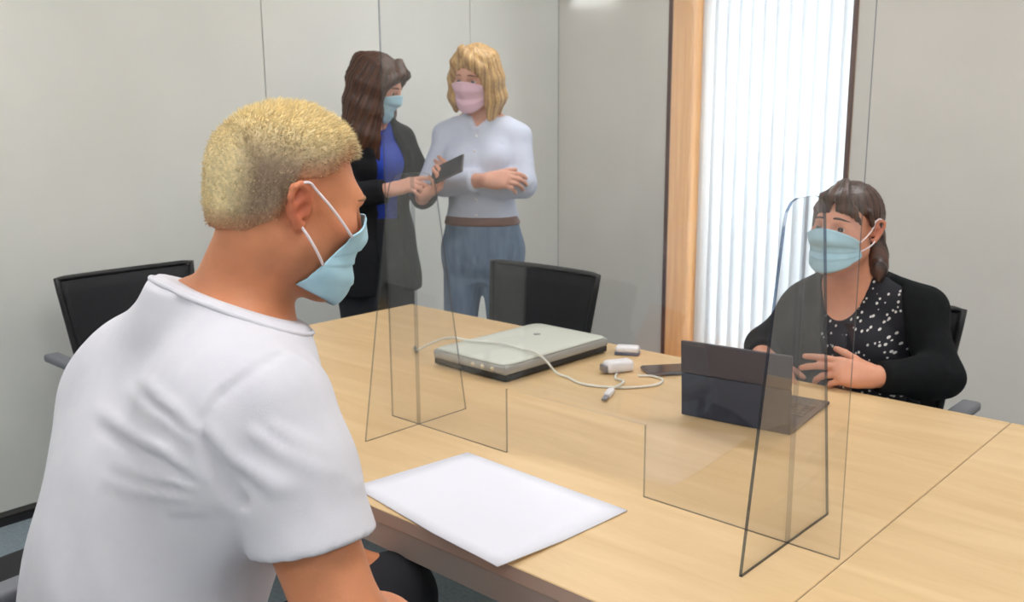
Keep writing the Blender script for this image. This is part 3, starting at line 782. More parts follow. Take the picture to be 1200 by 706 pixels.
def hand(S, wrist, d, n, side, s=1.0, curl=(20, 25, 30, 35), thumb=(35, 10, 10), spread=6, k=0.008):
    """hand grown on the field: d towards the fingers, n the way the palm faces, side +1 right / -1 left hand; curls in degrees per joint"""
    d = nrm(d); n = nrm(np.array(n)-d*(np.array(n)@d)); t = np.cross(d, n)*side; w = np.array(wrist, float)
    ends = []
    for i, (off, ln, r) in enumerate(((0.027, 0.085, 0.0100), (0.009, 0.089, 0.0102), (-0.009, 0.085, 0.0098), (-0.026, 0.076, 0.0088))):
        kn = w+(d*ln+t*off-n*0.002)*s
        S.rc(w+(d*0.012+t*off*0.55)*s, kn, 0.0135*s, (r+0.0022)*s, k*2.2)
        ends.append((kn, r))
    S.el(w+(d*0.048+n*0.006)*s, np.array((0.036, 0.040, 0.012))*s, np.stack([t, d, n], 1), k*2)
    rot = lambda v, ax, a: v*math.cos(a)+np.cross(ax, v)*math.sin(a)+ax*(ax@v)*(1-math.cos(a))
    for i, (kn, r) in enumerate(ends):
        L = ((0.043, 0.025, 0.021), (0.047, 0.029, 0.022), (0.044, 0.027, 0.022), (0.034, 0.021, 0.019))[i]
        dd = nrm(d+t*math.tan(math.radians(spread*(1.2, 0.4, -0.4, -1.3)[i]))); p = kn; ax = np.cross(dd, n); ax = nrm(ax)
        c = curl[i]; cs = (c, c*1.15, c*0.8) if np.isscalar(c) else c
        for j in range(3):
            dd = rot(dd, ax, math.radians(cs[j])); q = p+dd*L[j]*s
            S.rc(p, q, (r-0.0008*j)*s, (r-0.0008*(j+1))*s, 0.0035); p = q
    # thumb leaves the side of the palm near its base
    p = w+(d*0.020+t*0.022+n*0.004)*s; a0, a1, a2 = thumb
    dd = nrm(d*math.cos(math.radians(a0+15))+t*math.sin(math.radians(a0+15))+n*0.35)
    q = p+dd*0.042*s; S.rc(p, q, 0.0145*s, 0.0112*s, k*1.6); p = q
    ax = nrm(np.cross(t, d)*1.0)
    for L, r0, r1, a in ((0.033, 0.0108, 0.0100, a1), (0.027, 0.0102, 0.0082, a2)):
        dd = nrm(dd*math.cos(math.radians(a))+(d*0.6-t*0.8)*math.sin(math.radians(a))); q = p+dd*L*s; S.rc(p, q, r0*s, r1*s, 0.004); p = q
    return S

def arm(S, sh, el, wr, r=(0.050, 0.042, 0.044, 0.029), infl=0.0, k=0.03):
    sh, el, wr = [np.array(p, float) for p in (sh, el, wr)]
    mid = el+(wr-el)*0.28
    S.rc(sh, el, r[0]+infl, r[1]+infl, k); S.chain([el, mid, wr], (r[1]*0.95+infl, r[2]+infl, r[3]+infl), k); return S
def leg(S, hip, kn, an, r=(0.085, 0.056, 0.060, 0.036), infl=0.0, k=0.04):
    hip, kn, an = [np.array(p, float) for p in (hip, kn, an)]
    S.rc(hip, kn, r[0]+infl, r[1]+infl, k); mid = kn+(an-kn)*0.3
    S.chain([kn, mid, an], (r[1]+infl, r[2]+infl, r[3]+infl), k); return S
def foot_ops(S, an, toe, s=1.0, infl=0.0, k=0.02):
    an, toe = np.array(an, float), np.array(toe, float)
    d = nrm((toe-an)*(1, 1, 0)); z = np.array((0, 0, 1.0))
    heel = an-d*0.035; heel[2] = 0.042; ball = an+d*0.115; ball[2] = 0.034; tip = an+d*0.175; tip[2] = 0.026
    S.rc(an, heel, 0.036*s+infl, 0.036*s+infl, k); S.rc(an, ball, 0.038*s+infl, 0.033*s+infl, k); S.rc(heel, ball, 0.036*s+infl, 0.033*s+infl, k); S.rc(ball, tip, 0.033*s+infl, 0.024*s+infl, k)
    S.cut((0, 0, 0.0 if infl == 0 else -0.0), (0, 0, -1), (an[0]-0.4, an[1]-0.4, -0.2), (an[0]+0.4, an[1]+0.4, 0.03)); return S

M_sclera = mat('eye_white', srgb(228, 222, 216), 0.2); M_pupil = mat('pupil', srgb(10, 10, 10), 0.15)
M_iris_brown = mat('iris_brown', srgb(70, 45, 30), 0.2); M_iris_blue = mat('iris_blue', srgb(90, 115, 130), 0.2)
M_brow_dark = mat('eyebrow_dark', srgb(70, 48, 38), 0.8); M_brow_fair = mat('eyebrow_fair', srgb(140, 98, 68), 0.8)
M_mask_blue = mat('mask_blue', srgb(166, 208, 228), 0.8, noise=(srgb(176, 216, 234), 40), bump=(900, 0.1)); M_mask_pink = mat('mask_pink', srgb(232, 194, 212), 0.8, bump=(900, 0.1)); M_strap = mat('mask_strap', srgb(238, 226, 232), 0.7)
def rgb(*c): return np.array(srgb(*c)[:3])
def skin_col(head, base, warm, lips, beard=None):
    """own pigment of the skin: warmer at nose, cheeks and ears, lips darker"""
    def f(V):
        c = np.repeat(base[None], len(V), 0); P = head.L(V)
        def spot(p, r, q, a):
            w = np.exp(-(((P-np.array(p))/np.array(r))**2).sum(1))*a; return c+(q-c)*w[:, None]
        for q in (-1, 1):
            c = spot((q*0.045, 0.07, -0.025), (0.025, 0.03, 0.02), warm, 0.5); c = spot((q*0.085, -0.015, 0.0), (0.018, 0.03, 0.035), warm, 0.75)
        c = spot((0, 0.115, -0.025), (0.018, 0.02, 0.02), warm, 0.6)
        w = np.clip(1.3-np.sqrt((P[:, 0]/0.022)**2+((P[:, 2]+0.0635)/0.010)**2), 0, 1)*(P[:, 1] > 0.06); c = c+(lips-c)*(w*0.8)[:, None]
        if beard is not None:
            w = np.clip((-0.022-P[:, 2])/0.03, 0, 1)*np.clip((P[:, 1]+0.02)/0.03, 0, 1)*np.clip((P[:, 2]+0.15)/0.03, 0, 1); c = c+(beard-c)*(0.45*w)[:, None]
        return c
    return f
def ring(S, c, n, ref, npts=48, r0=0.16):
    """closed loop where the plane (c, n) meets the field"""
    n = nrm(n); u = nrm(np.cross(n, ref)); v = np.cross(n, u); out = []
    D = np.array([math.cos(t)*u+math.sin(t)*v for t in np.linspace(0, 2*math.pi, npts, endpoint=False)]); r = np.full(npts, 0.02)
    for _ in range(120):
        d = S.eval(c+D*r[:, None]); r = np.where(d < 0, r+0.0015, r)
    return c+D*r[:, None]
# ------------------------------------------------------------------ the seated man in the white t-shirt
def interp(x, xs, ys): return np.interp(np.ravel(x), xs, ys).reshape(np.shape(x)).astype(np.float32)
def build_man():
    org = np.array((-1.06, 0.45, 0.0))
    t = thing('person', 'man with cropped bleached hair in a white t-shirt and blue face mask, seated nearest', 'person', org, 0, None)
    h = Head((-0.9718, 0.654, 1.300), frame((0.21, 0.97, -0.23), (0.0, 0.0, 1), 0.0), 0.89, 1.1, 0.80); h.brow = M_brow_fair
    shR, elR, wrR = (-0.878, 0.552, 1.088), (-0.762, 0.560, 0.855), (-0.85, 0.775, 0.70)
    shL, elL, wrL = (-1.243, 0.580, 1.058), (-1.30, 0.66, 0.825), (-1.225, 0.86, 0.69)
    st = [(1.18, -1.032, .598, .052, .054, 8), (1.14, -1.038, .590, .086, .068, 8), (1.09, -1.053, .573, .142, .094, 6), (1.0, -1.060, .540, .168, .115, 5), (.90, -1.065, .503, .168, .119, 3), (.80, -1.068, .472, .162, .117, 0), (.70, -1.066, .45, .156, .118, 0), (.60, -1.06, .42, .17, .125, 0), (.50, -1.06, .40, .172, .120, 0)]
    hipR, knR, anR = (-0.975, .43, .565), (-0.885, .915, .555), (-0.88, .83, .09)
    hipL, knL, anL = (-1.145, .43, .565), (-1.165, .955, .585), (-1.18, .93, .09)
    def torso(S, i, kk=0.05):
        S.ztube(st, i, 0.03)
        for sh in (shR, shL):
            sg = 1 if sh is shR else -1
            S.rc((-1.03+sg*0.045, 0.600, 1.130), (sh[0]-sg*0.02, sh[1], sh[2]), 0.052+i, 0.060+i, kk)
            S.rc((-1.035+sg*0.040, 0.580, 1.150), (sh[0]*0.6-1.035*0.4, sh[1]*0.6+0.575*0.4-0.01, sh[2]+0.022), 0.042+i, 0.050+i, kk)
            S.el((sh[0]-sg*0.045, sh[1]-0.055, sh[2]-0.06), (0.080+i, 0.040+i, 0.085+i), None, 0.07)      # shoulder blade mass
        return S
    B = Sdf(); h.build(B, True)
    B.rc(h.T((0, -0.026, -0.055)), (-1.030, 0.598, 1.160), 0.052, 0.054, 0.03)
    torso(B, 0.0)
    for q in (shR, elR, wrR), (shL, elL, wrL): arm(B, *q, r=(0.056, 0.044, 0.046, 0.030))
    hand(B, wrR, (-0.12, 0.80, -0.50), (0.1, -0.4, -1), 1, 1.06, (14, 16, 18, 22)); hand(B, wrL, (0.12, 0.80, -0.45), (-0.1, -0.4, -1), -1, 1.06, (14, 16, 18, 22))
    for q in (hipR, knR, anR), (hipL, knL, anL): leg(B, *q)
    foot_ops(B, anR, np.array(anR)+(0.02, .2, 0)); foot_ops(B, anL, np.array(anL)+(-0.02, .2, 0))
    base, warm = rgb(204, 134, 96), rgb(204, 102, 76)
    skin = pig_mat('skin_tan', 0.5, bump=(260, 0.06), noise_amt=0.10, noise_scale=26, sss=0.06)
    fz = [(1.17, 1.45, 0.0032)]; hx = [(-1.10, -0.85, 0.0032)]; hy = [(0.52, 0.80, 0.0032)]
    grow('body', B, ((-1.44, -0.68), (0.20, 1.24), (-0.02, 1.46)), 0.0075, skin, t, (hx, hy, fz), skin_col(h, base, warm, rgb(170, 92, 82), rgb(138, 96, 74)))
    h.eyes(t, org, M_iris_blue, B)
    h.mask(B, t, org, M_mask_blue, M_strap, gap=0.004, zt=0.004, zb=-0.112, span=52, span2=88, vlow=0.60, zside=0.010)
    # cropped hair: short stubble at the sides, longer on top
    H = Sdf(); s = h.s
    H.el(h.T((0, -0.013, 0.036)), np.array((0.0772, 0.0995, 0.0885))*s, h.R, 0.02)
    H.el(h.T((0, 0.010, 0.052)), np.array((0.058, 0.085, 0.076))*s, h.R, 0.03)
    H.rc(h.T((0, -0.05, -0.02)), h.T((0, -0.052, -0.058)), 0.0505*s, 0.042*s, 0.03)
    def hairline(x, y, z):
        P = np.stack([x-h.o[0], y-h.o[1], z-h.o[2]], -1)@h.R.astype(np.float32)/s
        yy = P[..., 1]; zz = P[..., 2]
        g = np.interp(np.ravel(yy), [-.13, -.07, -.045, -.028, -.018, 0.012, .028, .040, .052, .070, .10], [-.048, -.046, -.036, -.008, .032, .040, .050, .060, .070, .078, .088]).reshape(yy.shape)
        return ((g-zz)*0.8*s).astype(np.float32)
    lo, hi = h.o-0.2, h.o+0.2
    H.field(hairline, lo, hi, 0, 'x')
    H.ripple(lo, hi, lambda x, y, z: (0.0012*np.sin(140*x+60*z)*np.sin(120*y-50*z)).astype(np.float32))
    ax = [axis(h.o[i]-0.135, h.o[i]+0.155, 0.0036) for i in range(3)]
    V, Q = surface_nets(H.grid(*ax), *ax); V = relax(V, Q, 1)
    top, side, nape = rgb(248, 230, 182), rgb(158, 136, 116), rgb(206, 178, 126)
    def hcol(P3):
        P = h.L(P3); n = np.random.rand(len(P))
        e = np.clip((P[:, 2]-0.045-0.25*np.clip(P[:, 1], 0, 1))/0.055, 0, 1)
        bk = np.clip((-P[:, 1]-0.068)/0.03, 0, 1)
        e = np.clip(np.maximum(e, bk*0.85), 0, 1)[:, None]
        c = side+(top-side)*e
        g = np.interp(P[:, 1], [-.13, -.07, -.045, -.028, -.018, 0.012, .028, .040, .052, .070, .10], [-.048, -.046, -.036, -.008, .032, .040, .050, .060, .070, .078, .088])
        fade = np.clip((P[:, 2]-g)/0.030, 0, 1)[:, None]*np.where(P[:, 1] > .05, 1.0, 1.0)[:, None]; fade = np.maximum(fade, np.clip((P[:, 1:2]-.05)/.02, 0, 1)); c = rgb(186, 130, 96)+(c-rgb(186, 130, 96))*fade
        return c*(0.78+0.44*n[:, None])
    hm = pig_mat('hair_bleached', 0.6, spec=0.3)
    ho = np_mesh('hair', V, Q, hm, t, hcol(V), org)
    # individual clipped hairs standing on the cap
    P = h.L(V); Fn = np.zeros_like(V)
    e0, e1, e2 = V[Q[:, 1]]-V[Q[:, 0]], V[Q[:, 2]]-V[Q[:, 0]], None
    fnv = np.cross(e0, e1)
    for a in range(4): np.add.at(Fn, Q[:, a], fnv)
    Fn /= np.linalg.norm(Fn, axis=1)[:, None]+1e-9
    keep = np.nonzero((P[:, 2] > -0.06) & ((Fn@h.R)[:, 2] > -0.55))[0]
    nh = 30000; pick = np.random.choice(keep, nh); up = np.clip((P[pick, 2]-0.05)/0.06, 0, 1)
    ln = (0.0026+0.004*up)*(0.6+0.8*np.random.rand(nh)); root = V[pick]+np.random.normal(0, 0.0014, (nh, 3))
    flow = (h.R@np.array((0.10, 0.55, 0.10)))[None]*up[:, None]+(h.R@np.array((0, -0.25, -0.5)))[None]*(1-up)[:, None]
    dr = Fn[pick]*0.9+flow+np.random.normal(0, 0.25, (nh, 3)); dr /= np.linalg.norm(dr, axis=1)[:, None]
    sd = np.cross(dr, np.random.normal(0, 1, (nh, 3))); sd /= np.linalg.norm(sd, axis=1)[:, None]
    wd = 0.00055
    HV = np.stack([root-sd*wd, root+sd*wd, root+dr*ln[:, None]], 1).reshape(-1, 3)
    HQ = np.arange(nh*3).reshape(-1, 3); hc = hcol(root); hc = hc*(0.70+0.45*np.random.rand(nh, 1)); br = np.random.rand(nh) < 0.35; hc[br] = 0.45*hc[br]+0.55*rgb(232, 210, 160); hc = np.repeat(hc, 3, 0)
    o = np_mesh('clipped_hairs', HV, HQ, hm, ho, hc, org, smooth=False); o['kind'] = 'stuff'
    # t-shirt
    S = Sdf(); torso(S, 0.013, 0.06)
    a, b = np.array(shR), np.array(elR); a2, b2 = np.array(shL), np.array(elL)
    hems = []
    for p, q, dn in ((a, b, np.array((0.10, -0.05, -0.8))), (a2, b2, np.zeros(3))):
        hem = p+(q-p)*0.60; d = nrm(q-p); dc = nrm(d*0.45+dn); Sl = Sdf()
        Sl.rc(p+(0.0, 0, -0.002), p+(q-p)*0.3, 0.075, 0.071, 0.02); Sl.rc(p+(q-p)*0.3, hem+(q-p)*0.25, 0.071, 0.068, 0.02)
        Sl.cut(hem, dc, hem-0.2, hem+0.2)
        Sl.fold([hem-d*0.018+u*0.062 for u in [math.cos(t_)*nrm(np.cross(d, (0, 1, 0)))+math.sin(t_)*nrm(np.cross(d, np.cross(d, (0, 1, 0)))) for t_ in np.linspace(0, 2*math.pi, 15)]], -0.0012, 0.003)
        Sl.rc(hem-d*0.030, hem+d*0.06, 0.058, 0.058, 0.0, 's')
        S.join(Sl, 0.008); hems.append(hem)
    hemR = hems[0]
    for pts, amp, wd in FOLDS_MAN: S.fold(pts, amp, wd)
    S.ripple((-1.4, .2, .5), (-.7, .8, 1.2), lambda x, y, z: (0.0014*np.sin(38*z+9*x+2*np.sin(14*y+11*x))*np.sin(17*x-13*y+6*z)).astype(np.float32))
    S.cut((0, 0, 0.515), (0, 0, -1), (-1.5, 0, 0.3), (-0.6, .9, .53))
    nk = np.array((-1.030, 0.600, 1.172)); nd = nrm(np.array(h.T((0, -.02, -.055)))-nk)
    S.cut(nk+(0.0, -0.0, 0.014), nrm((0.10, 0.36, 0.9)), nk-0.14, nk+0.14)
    shirt = mat('tshirt_white', srgb(214, 213, 222), 0.9, noise=(srgb(210, 209, 219), 30), bump=(900, 0.10), sheen=0.1)
    so = grow('tshirt', S, ((-1.44, -0.68), (0.20, 0.82), (0.49, 1.24)), 0.0046, shirt, t, smooth_it=1)
    cn = nrm((0.10, 0.36, 0.9)); loop = ring(S, nk+cn*0.006, cn, (1, 0, 0))
    tube('collar', [p-org-cn*0.001 for p in loop], 0.0034, shirt, so, 8, True)
    return t, B, S, h, org, dict(hemR=hemR, dR=nrm(b-a), nk=nk)
FOLDS_MAN = [      # creases of the shirt: first point where the cloth is pulled, amplitude and width in metres
    ([(-0.859, 0.462, 1.095), (-0.848, 0.462, 1.069), (-0.839, 0.471, 1.039), (-0.826, 0.482, 1.016), (-0.824, 0.5905, 0.982)], -0.0159, 0.0070),
    ([(-0.859, 0.462, 1.097), (-0.856, 0.479, 1.118), (-0.842, 0.518, 1.146), (-0.850, 0.573, 1.156)], -0.0051, 0.0045),
    ([(-0.861, 0.459, 1.103), (-0.862, 0.476, 1.124), (-0.850, 0.515, 1.150), (-0.857, 0.570, 1.160)], 0.0027, 0.0040),
    ([(-0.844, 0.466, 1.034), (-0.896, 0.436, 1.066), (-1.005, 0.446, 1.063), (-1.100, 0.452, 1.070)], 0.0122, 0.0070),
    ([(-0.846, 0.464, 1.026), (-0.896, 0.434, 1.052), (-0.985, 0.438, 1.050), (-1.060, 0.440, 1.052)], -0.0067, 0.0065),
    ([(-0.844, 0.465, 1.025), (-0.882, 0.437, 1.036), (-0.945, 0.428, 1.030), (-1.010, 0.430, 1.026)], 0.0085, 0.0060),
    ([(-0.845, 0.465, 1.016), (-0.885, 0.437, 1.016), (-0.949, 0.425, 1.010), (-1.02, 0.420, 1.006)], 0.0079, 0.0060),
    ([(-0.848, 0.463, 1.008), (-0.890, 0.440, 1.000), (-0.96, 0.5124, 0.992)], 0.0055, 0.0060),
    ([(-0.857, 0.460, 1.088), (-0.892, 0.453, 1.107), (-0.952, 0.458, 1.118), (-1.030, 0.479, 1.110)], 0.0116, 0.0065),
    ([(-0.857, 0.456, 1.078), (-0.900, 0.448, 1.094), (-0.97, 0.455, 1.098), (-1.05, 0.474, 1.094)], 0.0092, 0.0060),
    ([(-0.860, 0.455, 1.082), (-0.896, 0.448, 1.100), (-0.96, 0.455, 1.108)], -0.0055, 0.0050),
    ([(-0.855, 0.463, 1.094), (-0.831, 0.481, 1.059), (-0.793, 0.502, 1.034), (-0.757, 0.6673, 0.997)], 0.0128, 0.0070),
    ([(-0.846, 0.470, 1.062), (-0.822, 0.483, 1.040), (-0.802, 0.494, 1.022)], -0.0055, 0.0070),
    ([(-0.822, 0.496, 1.088), (-0.800, 0.512, 1.068), (-0.780, 0.535, 1.050), (-0.764, 0.568, 1.028)], 0.0104, 0.0065),
    ([(-0.812, 0.512, 1.094), (-0.792, 0.532, 1.074), (-0.776, 0.565, 1.054)], 0.0067, 0.0060),
    ([(-0.800, 0.525, 1.052), (-0.782, 0.545, 1.040), (-0.770, 0.575, 1.018)], -0.0049, 0.0060),
    ([(-0.848, 0.560, 1.152), (-0.835, 0.575, 1.142), (-0.820, 0.592, 1.120)], 0.0055, 0.0060),
    ([(-0.842, 0.468, 1.010), (-0.861, 0.5649, 0.970), (-0.885, 0.5563, 0.915), (-0.91, 0.5490, 0.85)], 0.0061, 0.0080),
    ([(-0.856, 0.457, 1.000), (-0.915, 0.5246, 0.983), (-1.023, 0.4917, 0.971)], 0.0044, 0.0070),
    ([(-0.865, 0.5563, 0.978), (-0.929, 0.5173, 0.953), (-1.045, 0.4770, 0.943)], 0.0041, 0.0080),
    ([(-0.88, 0.5490, 0.94), (-0.96, 0.5002, 0.918), (-1.06, 0.4697, 0.905)], 0.0037, 0.0080),
    ([(-1.10, 0.452, 1.11), (-1.06, 0.462, 1.118), (-1.02, 0.472, 1.128)], 0.0049, 0.0070)]
man, manB, manS, manH, manO, manI = build_man()
# trousers and shoes
def build_legs(t, org, legs, pelvis, m_tr, m_shoe, h=0.009, infl=0.012, r=(0.085, 0.058, 0.060, 0.045), bounds=None, hem=0.10, top=None):
    S = Sdf()
    if pelvis: S.ztube(pelvis, infl, 0.05)
    for hip, kn, an in legs: leg(S, hip, kn, an, r, infl)
    if pelvis and top is not None and top > .9:      # creases at the groin and pocket edges of a standing figure
        c_ = np.array([pelvis[2][1], pelvis[2][2], 0.0]); f_ = np.array(legs_fwd, float); r_ = np.cross(f_, (0, 0, 1))
        for q_ in (-1, 1):
            S.fold([c_+f_*.115+r_*q_*.012+np.array((0, 0, .80)), c_+f_*.125+r_*q_*.07+np.array((0, 0, .845)), c_+f_*.10+r_*q_*.13+np.array((0, 0, .875))], -.006, .009)
            S.fold([c_+f_*.115+r_*q_*.07+np.array((0, 0, .955)), c_+f_*.10+r_*q_*.105+np.array((0, 0, .925)), c_+f_*.05+r_*q_*.15+np.array((0, 0, .905))], -.005, .006)
        S.fold([c_+f_*.125+np.array((0, 0, .95)), c_+f_*.13+np.array((0, 0, .88)), c_+f_*.10+np.array((0, 0, .80))], -.004, .006)
    if top is not None: S.cut((0, 0, top), (0, 0, 1), (-9, -9, top-0.05), (9, 9, top+0.4))
    for hip, kn, an in legs: S.cut((0, 0, hem), (0, 0, -1), (an[0]-.15, an[1]-.15, -.1), (an[0]+.15, an[1]+.15, hem+.05))
    P = np.array([p for l in legs for p in l]); lo, hi = P.min(0)-0.16, P.max(0)+0.16
    if pelvis: hi[2] = max(hi[2], max(p[0] for p in pelvis)+.03)
    lo[2] = 0.02
    o = grow('trousers', S, tuple((lo[i], hi[i]) for i in range(3)), h, m_tr, t)
    for hip, kn, an in legs:
        an = np.array(an); d = nrm((np.array(an)-np.array(kn))*(1, 1, 0)+np.array(legs_fwd)*0.6)
        F = Sdf(); foot_ops(F, an, an+d*0.2, 1.0, 0.008)
        F.cut((0, 0, 0.115), (0, 0, 1), an-0.3, an+0.3)
        grow('shoe', F, ((an[0]-.26, an[0]+.26), (an[1]-.26, an[1]+.26), (-0.01, 0.13)), 0.006, m_shoe, t)
    return S
M_trblack = mat('trousers_black', srgb(26, 28, 36), 0.85, bump=(500, 0.15)); M_shoe = mat('shoe_leather', srgb(40, 38, 40), 0.5)
legs_fwd = (0, 1, 0)
build_legs(man, manO, [((-0.975, .43, .565), (-0.885, .915, .555), (-0.88, .83, .09)), ((-1.145, .43, .565), (-1.165, .955, .585), (-1.18, .93, .09))], [(.66, -1.06, .43, .160, .120, 0), (.58, -1.06, .42, .178, .128, 0), (.50, -1.06, .43, .165, .11, 0), (.46, -1.06, .45, .12, .08, 0)], M_trblack, M_shoe)
# ------------------------------------------------------------------ helpers for the women
def long_hair(name, S, bounds, h_, head, m, parent, c0, c1, amp=0.0022, n=46, fine=((), (), ())):
    """hair mass with combed strands: grooves that run down the head, pigment in streaks"""
    def groove(x, y, z):
        P = np.stack([x-head.o[0], y-head.o[1], z-head.o[2]], -1)@head.R.astype(np.float32)/head.s
        a = np.arctan2(P[..., 0], -P[..., 1]-0.0)
        return (amp*np.sin(n*a+9*P[..., 2]+2*np.sin(14*P[..., 2]+3*a))+0.6*amp*np.sin(1.9*n*a+5*P[..., 2])).astype(np.float32)
    S.ripple(head.o-0.6, head.o+0.4, groove)
    def col(V):
        P = head.L(V); a = np.arctan2(P[:, 0], -P[:, 1])
        q = 0.5+0.30*np.sin(n*0.5*a+7*P[:, 2])+0.30*np.sin(n*1.3*a-6*P[:, 2]+1)+np.random.normal(0, 0.12, len(V))
        return c0+(c1-c0)*np.clip(q, 0, 1)[:, None]
    return grow(name, S, bounds, h_, m, parent, fine, col)

# ------------------------------------------------------------------ the seated woman behind the screen
def build_seated():
    org = np.array((-0.98, 2.40, 0.0))
    t = thing('person', 'seated woman with tied-back dark hair, black cardigan and blue mask, behind the screen', 'person', org)
    h = Head((-0.986, 2.322, 1.106), frame((-0.10, -0.99, 0.10)), 0.93, 0.95, 0.86); h.brow = M_brow_dark
    shL, elL, wrL = (-0.822, 2.420, 0.900), (-0.728, 2.345, 0.757), (-0.835, 2.185, 0.776)
    shR, elR, wrR = (-1.112, 2.405, 0.880), (-1.195, 2.325, 0.772), (-1.13, 2.185, 0.776)
    st = [(1.00, -.985, 2.375, .046, .048, 0), (.955, -.985, 2.395, .085, .065, 0), (.91, -.99, 2.405, .138, .085, 0), (.83, -.99, 2.405, .155, .108, 0), (.76, -.99, 2.41, .158, .118, 0), (.68, -.99, 2.42, .155, .112, 0), (.58, -.99, 2.43, .175, .118, 0), (.50, -.99, 2.43, .18, .115, 0)]
    legs = [((-1.075, 2.43, .565), (-1.08, 2.03, .555), (-1.08, 2.10, .09)), ((-.905, 2.43, .565), (-.885, 2.03, .555), (-.88, 2.12, .09))]
    def torso(S, i, kk=0.04):
        S.ztube(st, i, 0.03)
        for sh, sg in ((shR, -1), (shL, 1)): S.rc((-.985+sg*0.035, 2.395, .945), sh, 0.042+i, 0.052+i, kk)
        for q in (-1, 1): S.el((-.99+q*0.072, 2.315, .80), np.array((0.062, 0.050, 0.060))+i, None, 0.05)
        return S
    B = Sdf(); h.build(B)
    B.rc(h.T((0, -0.020, -0.055)), (-.985, 2.378, .955), 0.047, 0.052, 0.03)
    torso(B, 0)
    for q in (shR, elR, wrR), (shL, elL, wrL): arm(B, *q, r=(0.045, 0.037, 0.040, 0.026))
    for q in legs: leg(B, *q); foot_ops(B, q[2], np.array(q[2])+(0, -.2, 0), 0.95)
    hand(B, wrL, (-0.80, -0.42, 0.10), (0.05, 0.75, -0.62), -1, 0.95, ((6, 10, 8), (14, 18, 10), (32, 34, 20), (44, 40, 22)), (30, 6, 6), 5)
    hand(B, wrR, (0.60, -0.5, -0.10), (0.1, 0.05, -1), 1, 0.92, (18, 22, 24, 26), (30, 8, 8))
    skin = pig_mat('skin_fair', 0.5, bump=(260, 0.08), noise_amt=0.07, noise_scale=30, sss=0.06)
    grow('body', B, ((-1.40, -0.60), (1.86, 2.62), (-0.02, 1.25)), 0.009, skin, t, ([(-1.09, -0.80, 0.0042)], [(2.06, 2.44, 0.0042)], [(0.73, 0.83, 0.0032), (0.94, 1.24, 0.0042)]), skin_col(h, rgb(216, 154, 126), rgb(208, 124, 104), rgb(180, 96, 92)))
    h.eyes(t, org, M_iris_brown, B)
    h.mask(B, t, org, M_mask_blue, M_strap, zt=0.000, zb=-0.104, span=60, span2=74)
    # hair: centre-left parting, fringe swept to her right, tied at the nape
    H = Sdf(); s = h.s
    H.el(h.T((0, -0.016, 0.040)), np.array((0.0835, 0.105, 0.092))*s, h.R, 0.02)
    def line(x, y, z):
        P = np.stack([x-h.o[0], y-h.o[1], z-h.o[2]], -1)@h.R.astype(np.float32)/s
        g = np.interp(np.ravel(P[..., 1]), [-.13, -.05, -.03, -.012, 0.02, .04, .06, .10], [-.075, -.065, -.02, .030, .034, .040, .062, .080]).reshape(x.shape)
        return ((g-P[..., 2])*0.8*s).astype(np.float32)
    H.field(line, h.o-.3, h.o+.3, 0, 'x')
    for x0, x1, z1, r in [(-.010, .012+.011*k_, .036-.0022*k_*k_*.5, .0085) for k_ in range(6)]+[(-.014, -.024-.0115*k_, .048-.008*k_, .0085) for k_ in range(5)]:
        H.chain([h.T((x0, .055, .122)), h.T((x0+(x1-x0)*.45, .090, .085)), h.T((x0+(x1-x0)*.8, .096-abs(x1)*.35, .052)), h.T((x1, .090-abs(x1)*.55, z1))], np.array((r, r, r*.85, r*.35))*s, 0.008)
    H.chain([h.T((.078, .030, .050)), h.T((.083, .022, .000)), h.T((.078, .030, -.045))], np.array((.008, .006, .002))*s, 0.008)
    H.chain([h.T((-.078, .030, .050)), h.T((-.083, .020, .020)), h.T((-.084, .010, .004))], np.array((.008, .006, .002))*s, 0.008)
    H.el(h.T((-.01, -.100, -.020)), np.array((.045, .030, .036))*s, h.R, 0.03)
    H.chain([h.T((-.02, -.095, -.025)), h.T((-.052, -.085, -.070)), h.T((-.074, -.065, -.105)), h.T((-.085, -.05, -.135))], np.array((.034, .025, .016, .004))*s, 0.03)
    long_hair('hair', H, tuple((h.o[i]-.2, h.o[i]+.2) for i in range(3)), 0.0042, h, pig_mat('hair_dark_brown', 0.42, spec=0.5), t, rgb(38, 26, 24), rgb(92, 62, 50), 0.0014, 40)
    # blouse with a white fleck print
    S = Sdf(); torso(S, 0.008)
    S.el((-.985, 2.318, .985), (0.062, 0.10, 0.115), frame((0, -1, -.25)), 0.01, 's')
    S.cut((0, 0, .985), (0, 0, 1), (-1.3, 2.1, .97), (-.7, 2.7, 1.2)); S.cut((0, 0, .50), (0, 0, -1), (-1.3, 2.1, .3), (-.7, 2.7, .52))
    S.ripple((-1.3, 2.1, .5), (-.7, 2.7, 1.0), lambda x, y, z: (0.003*np.sin(40*x+12*z)*np.sin(14*z+1)).astype(np.float32))
    mb = mat('blouse_print', srgb(24, 24, 34), 0.85); nt = mb.node_tree; b = nt.nodes['Principled BSDF']
    tc = nt.nodes.new('ShaderNodeTexCoord'); vo = nt.nodes.new('ShaderNodeTexVoronoi'); vo.inputs['Scale'].default_value = 84
    mp = nt.nodes.new('ShaderNodeMapping'); mp.inputs['Scale'].default_value = (1.0, 0.15, 0.8); nt.links.new(tc.outputs['Object'], mp.inputs[0]); nt.links.new(mp.outputs[0], vo.inputs['Vector'])
    lt = nt.nodes.new('ShaderNodeMath'); lt.operation = 'LESS_THAN'; lt.inputs[1].default_value = 0.24; nt.links.new(vo.outputs['Distance'], lt.inputs[0])
    se = nt.nodes.new('ShaderNodeSeparateColor'); nt.links.new(vo.outputs['Color'], se.inputs[0]); gt = nt.nodes.new('ShaderNodeMath'); gt.operation = 'GREATER_THAN'; gt.inputs[1].default_value = 0.08; nt.links.new(se.outputs[0], gt.inputs[0])
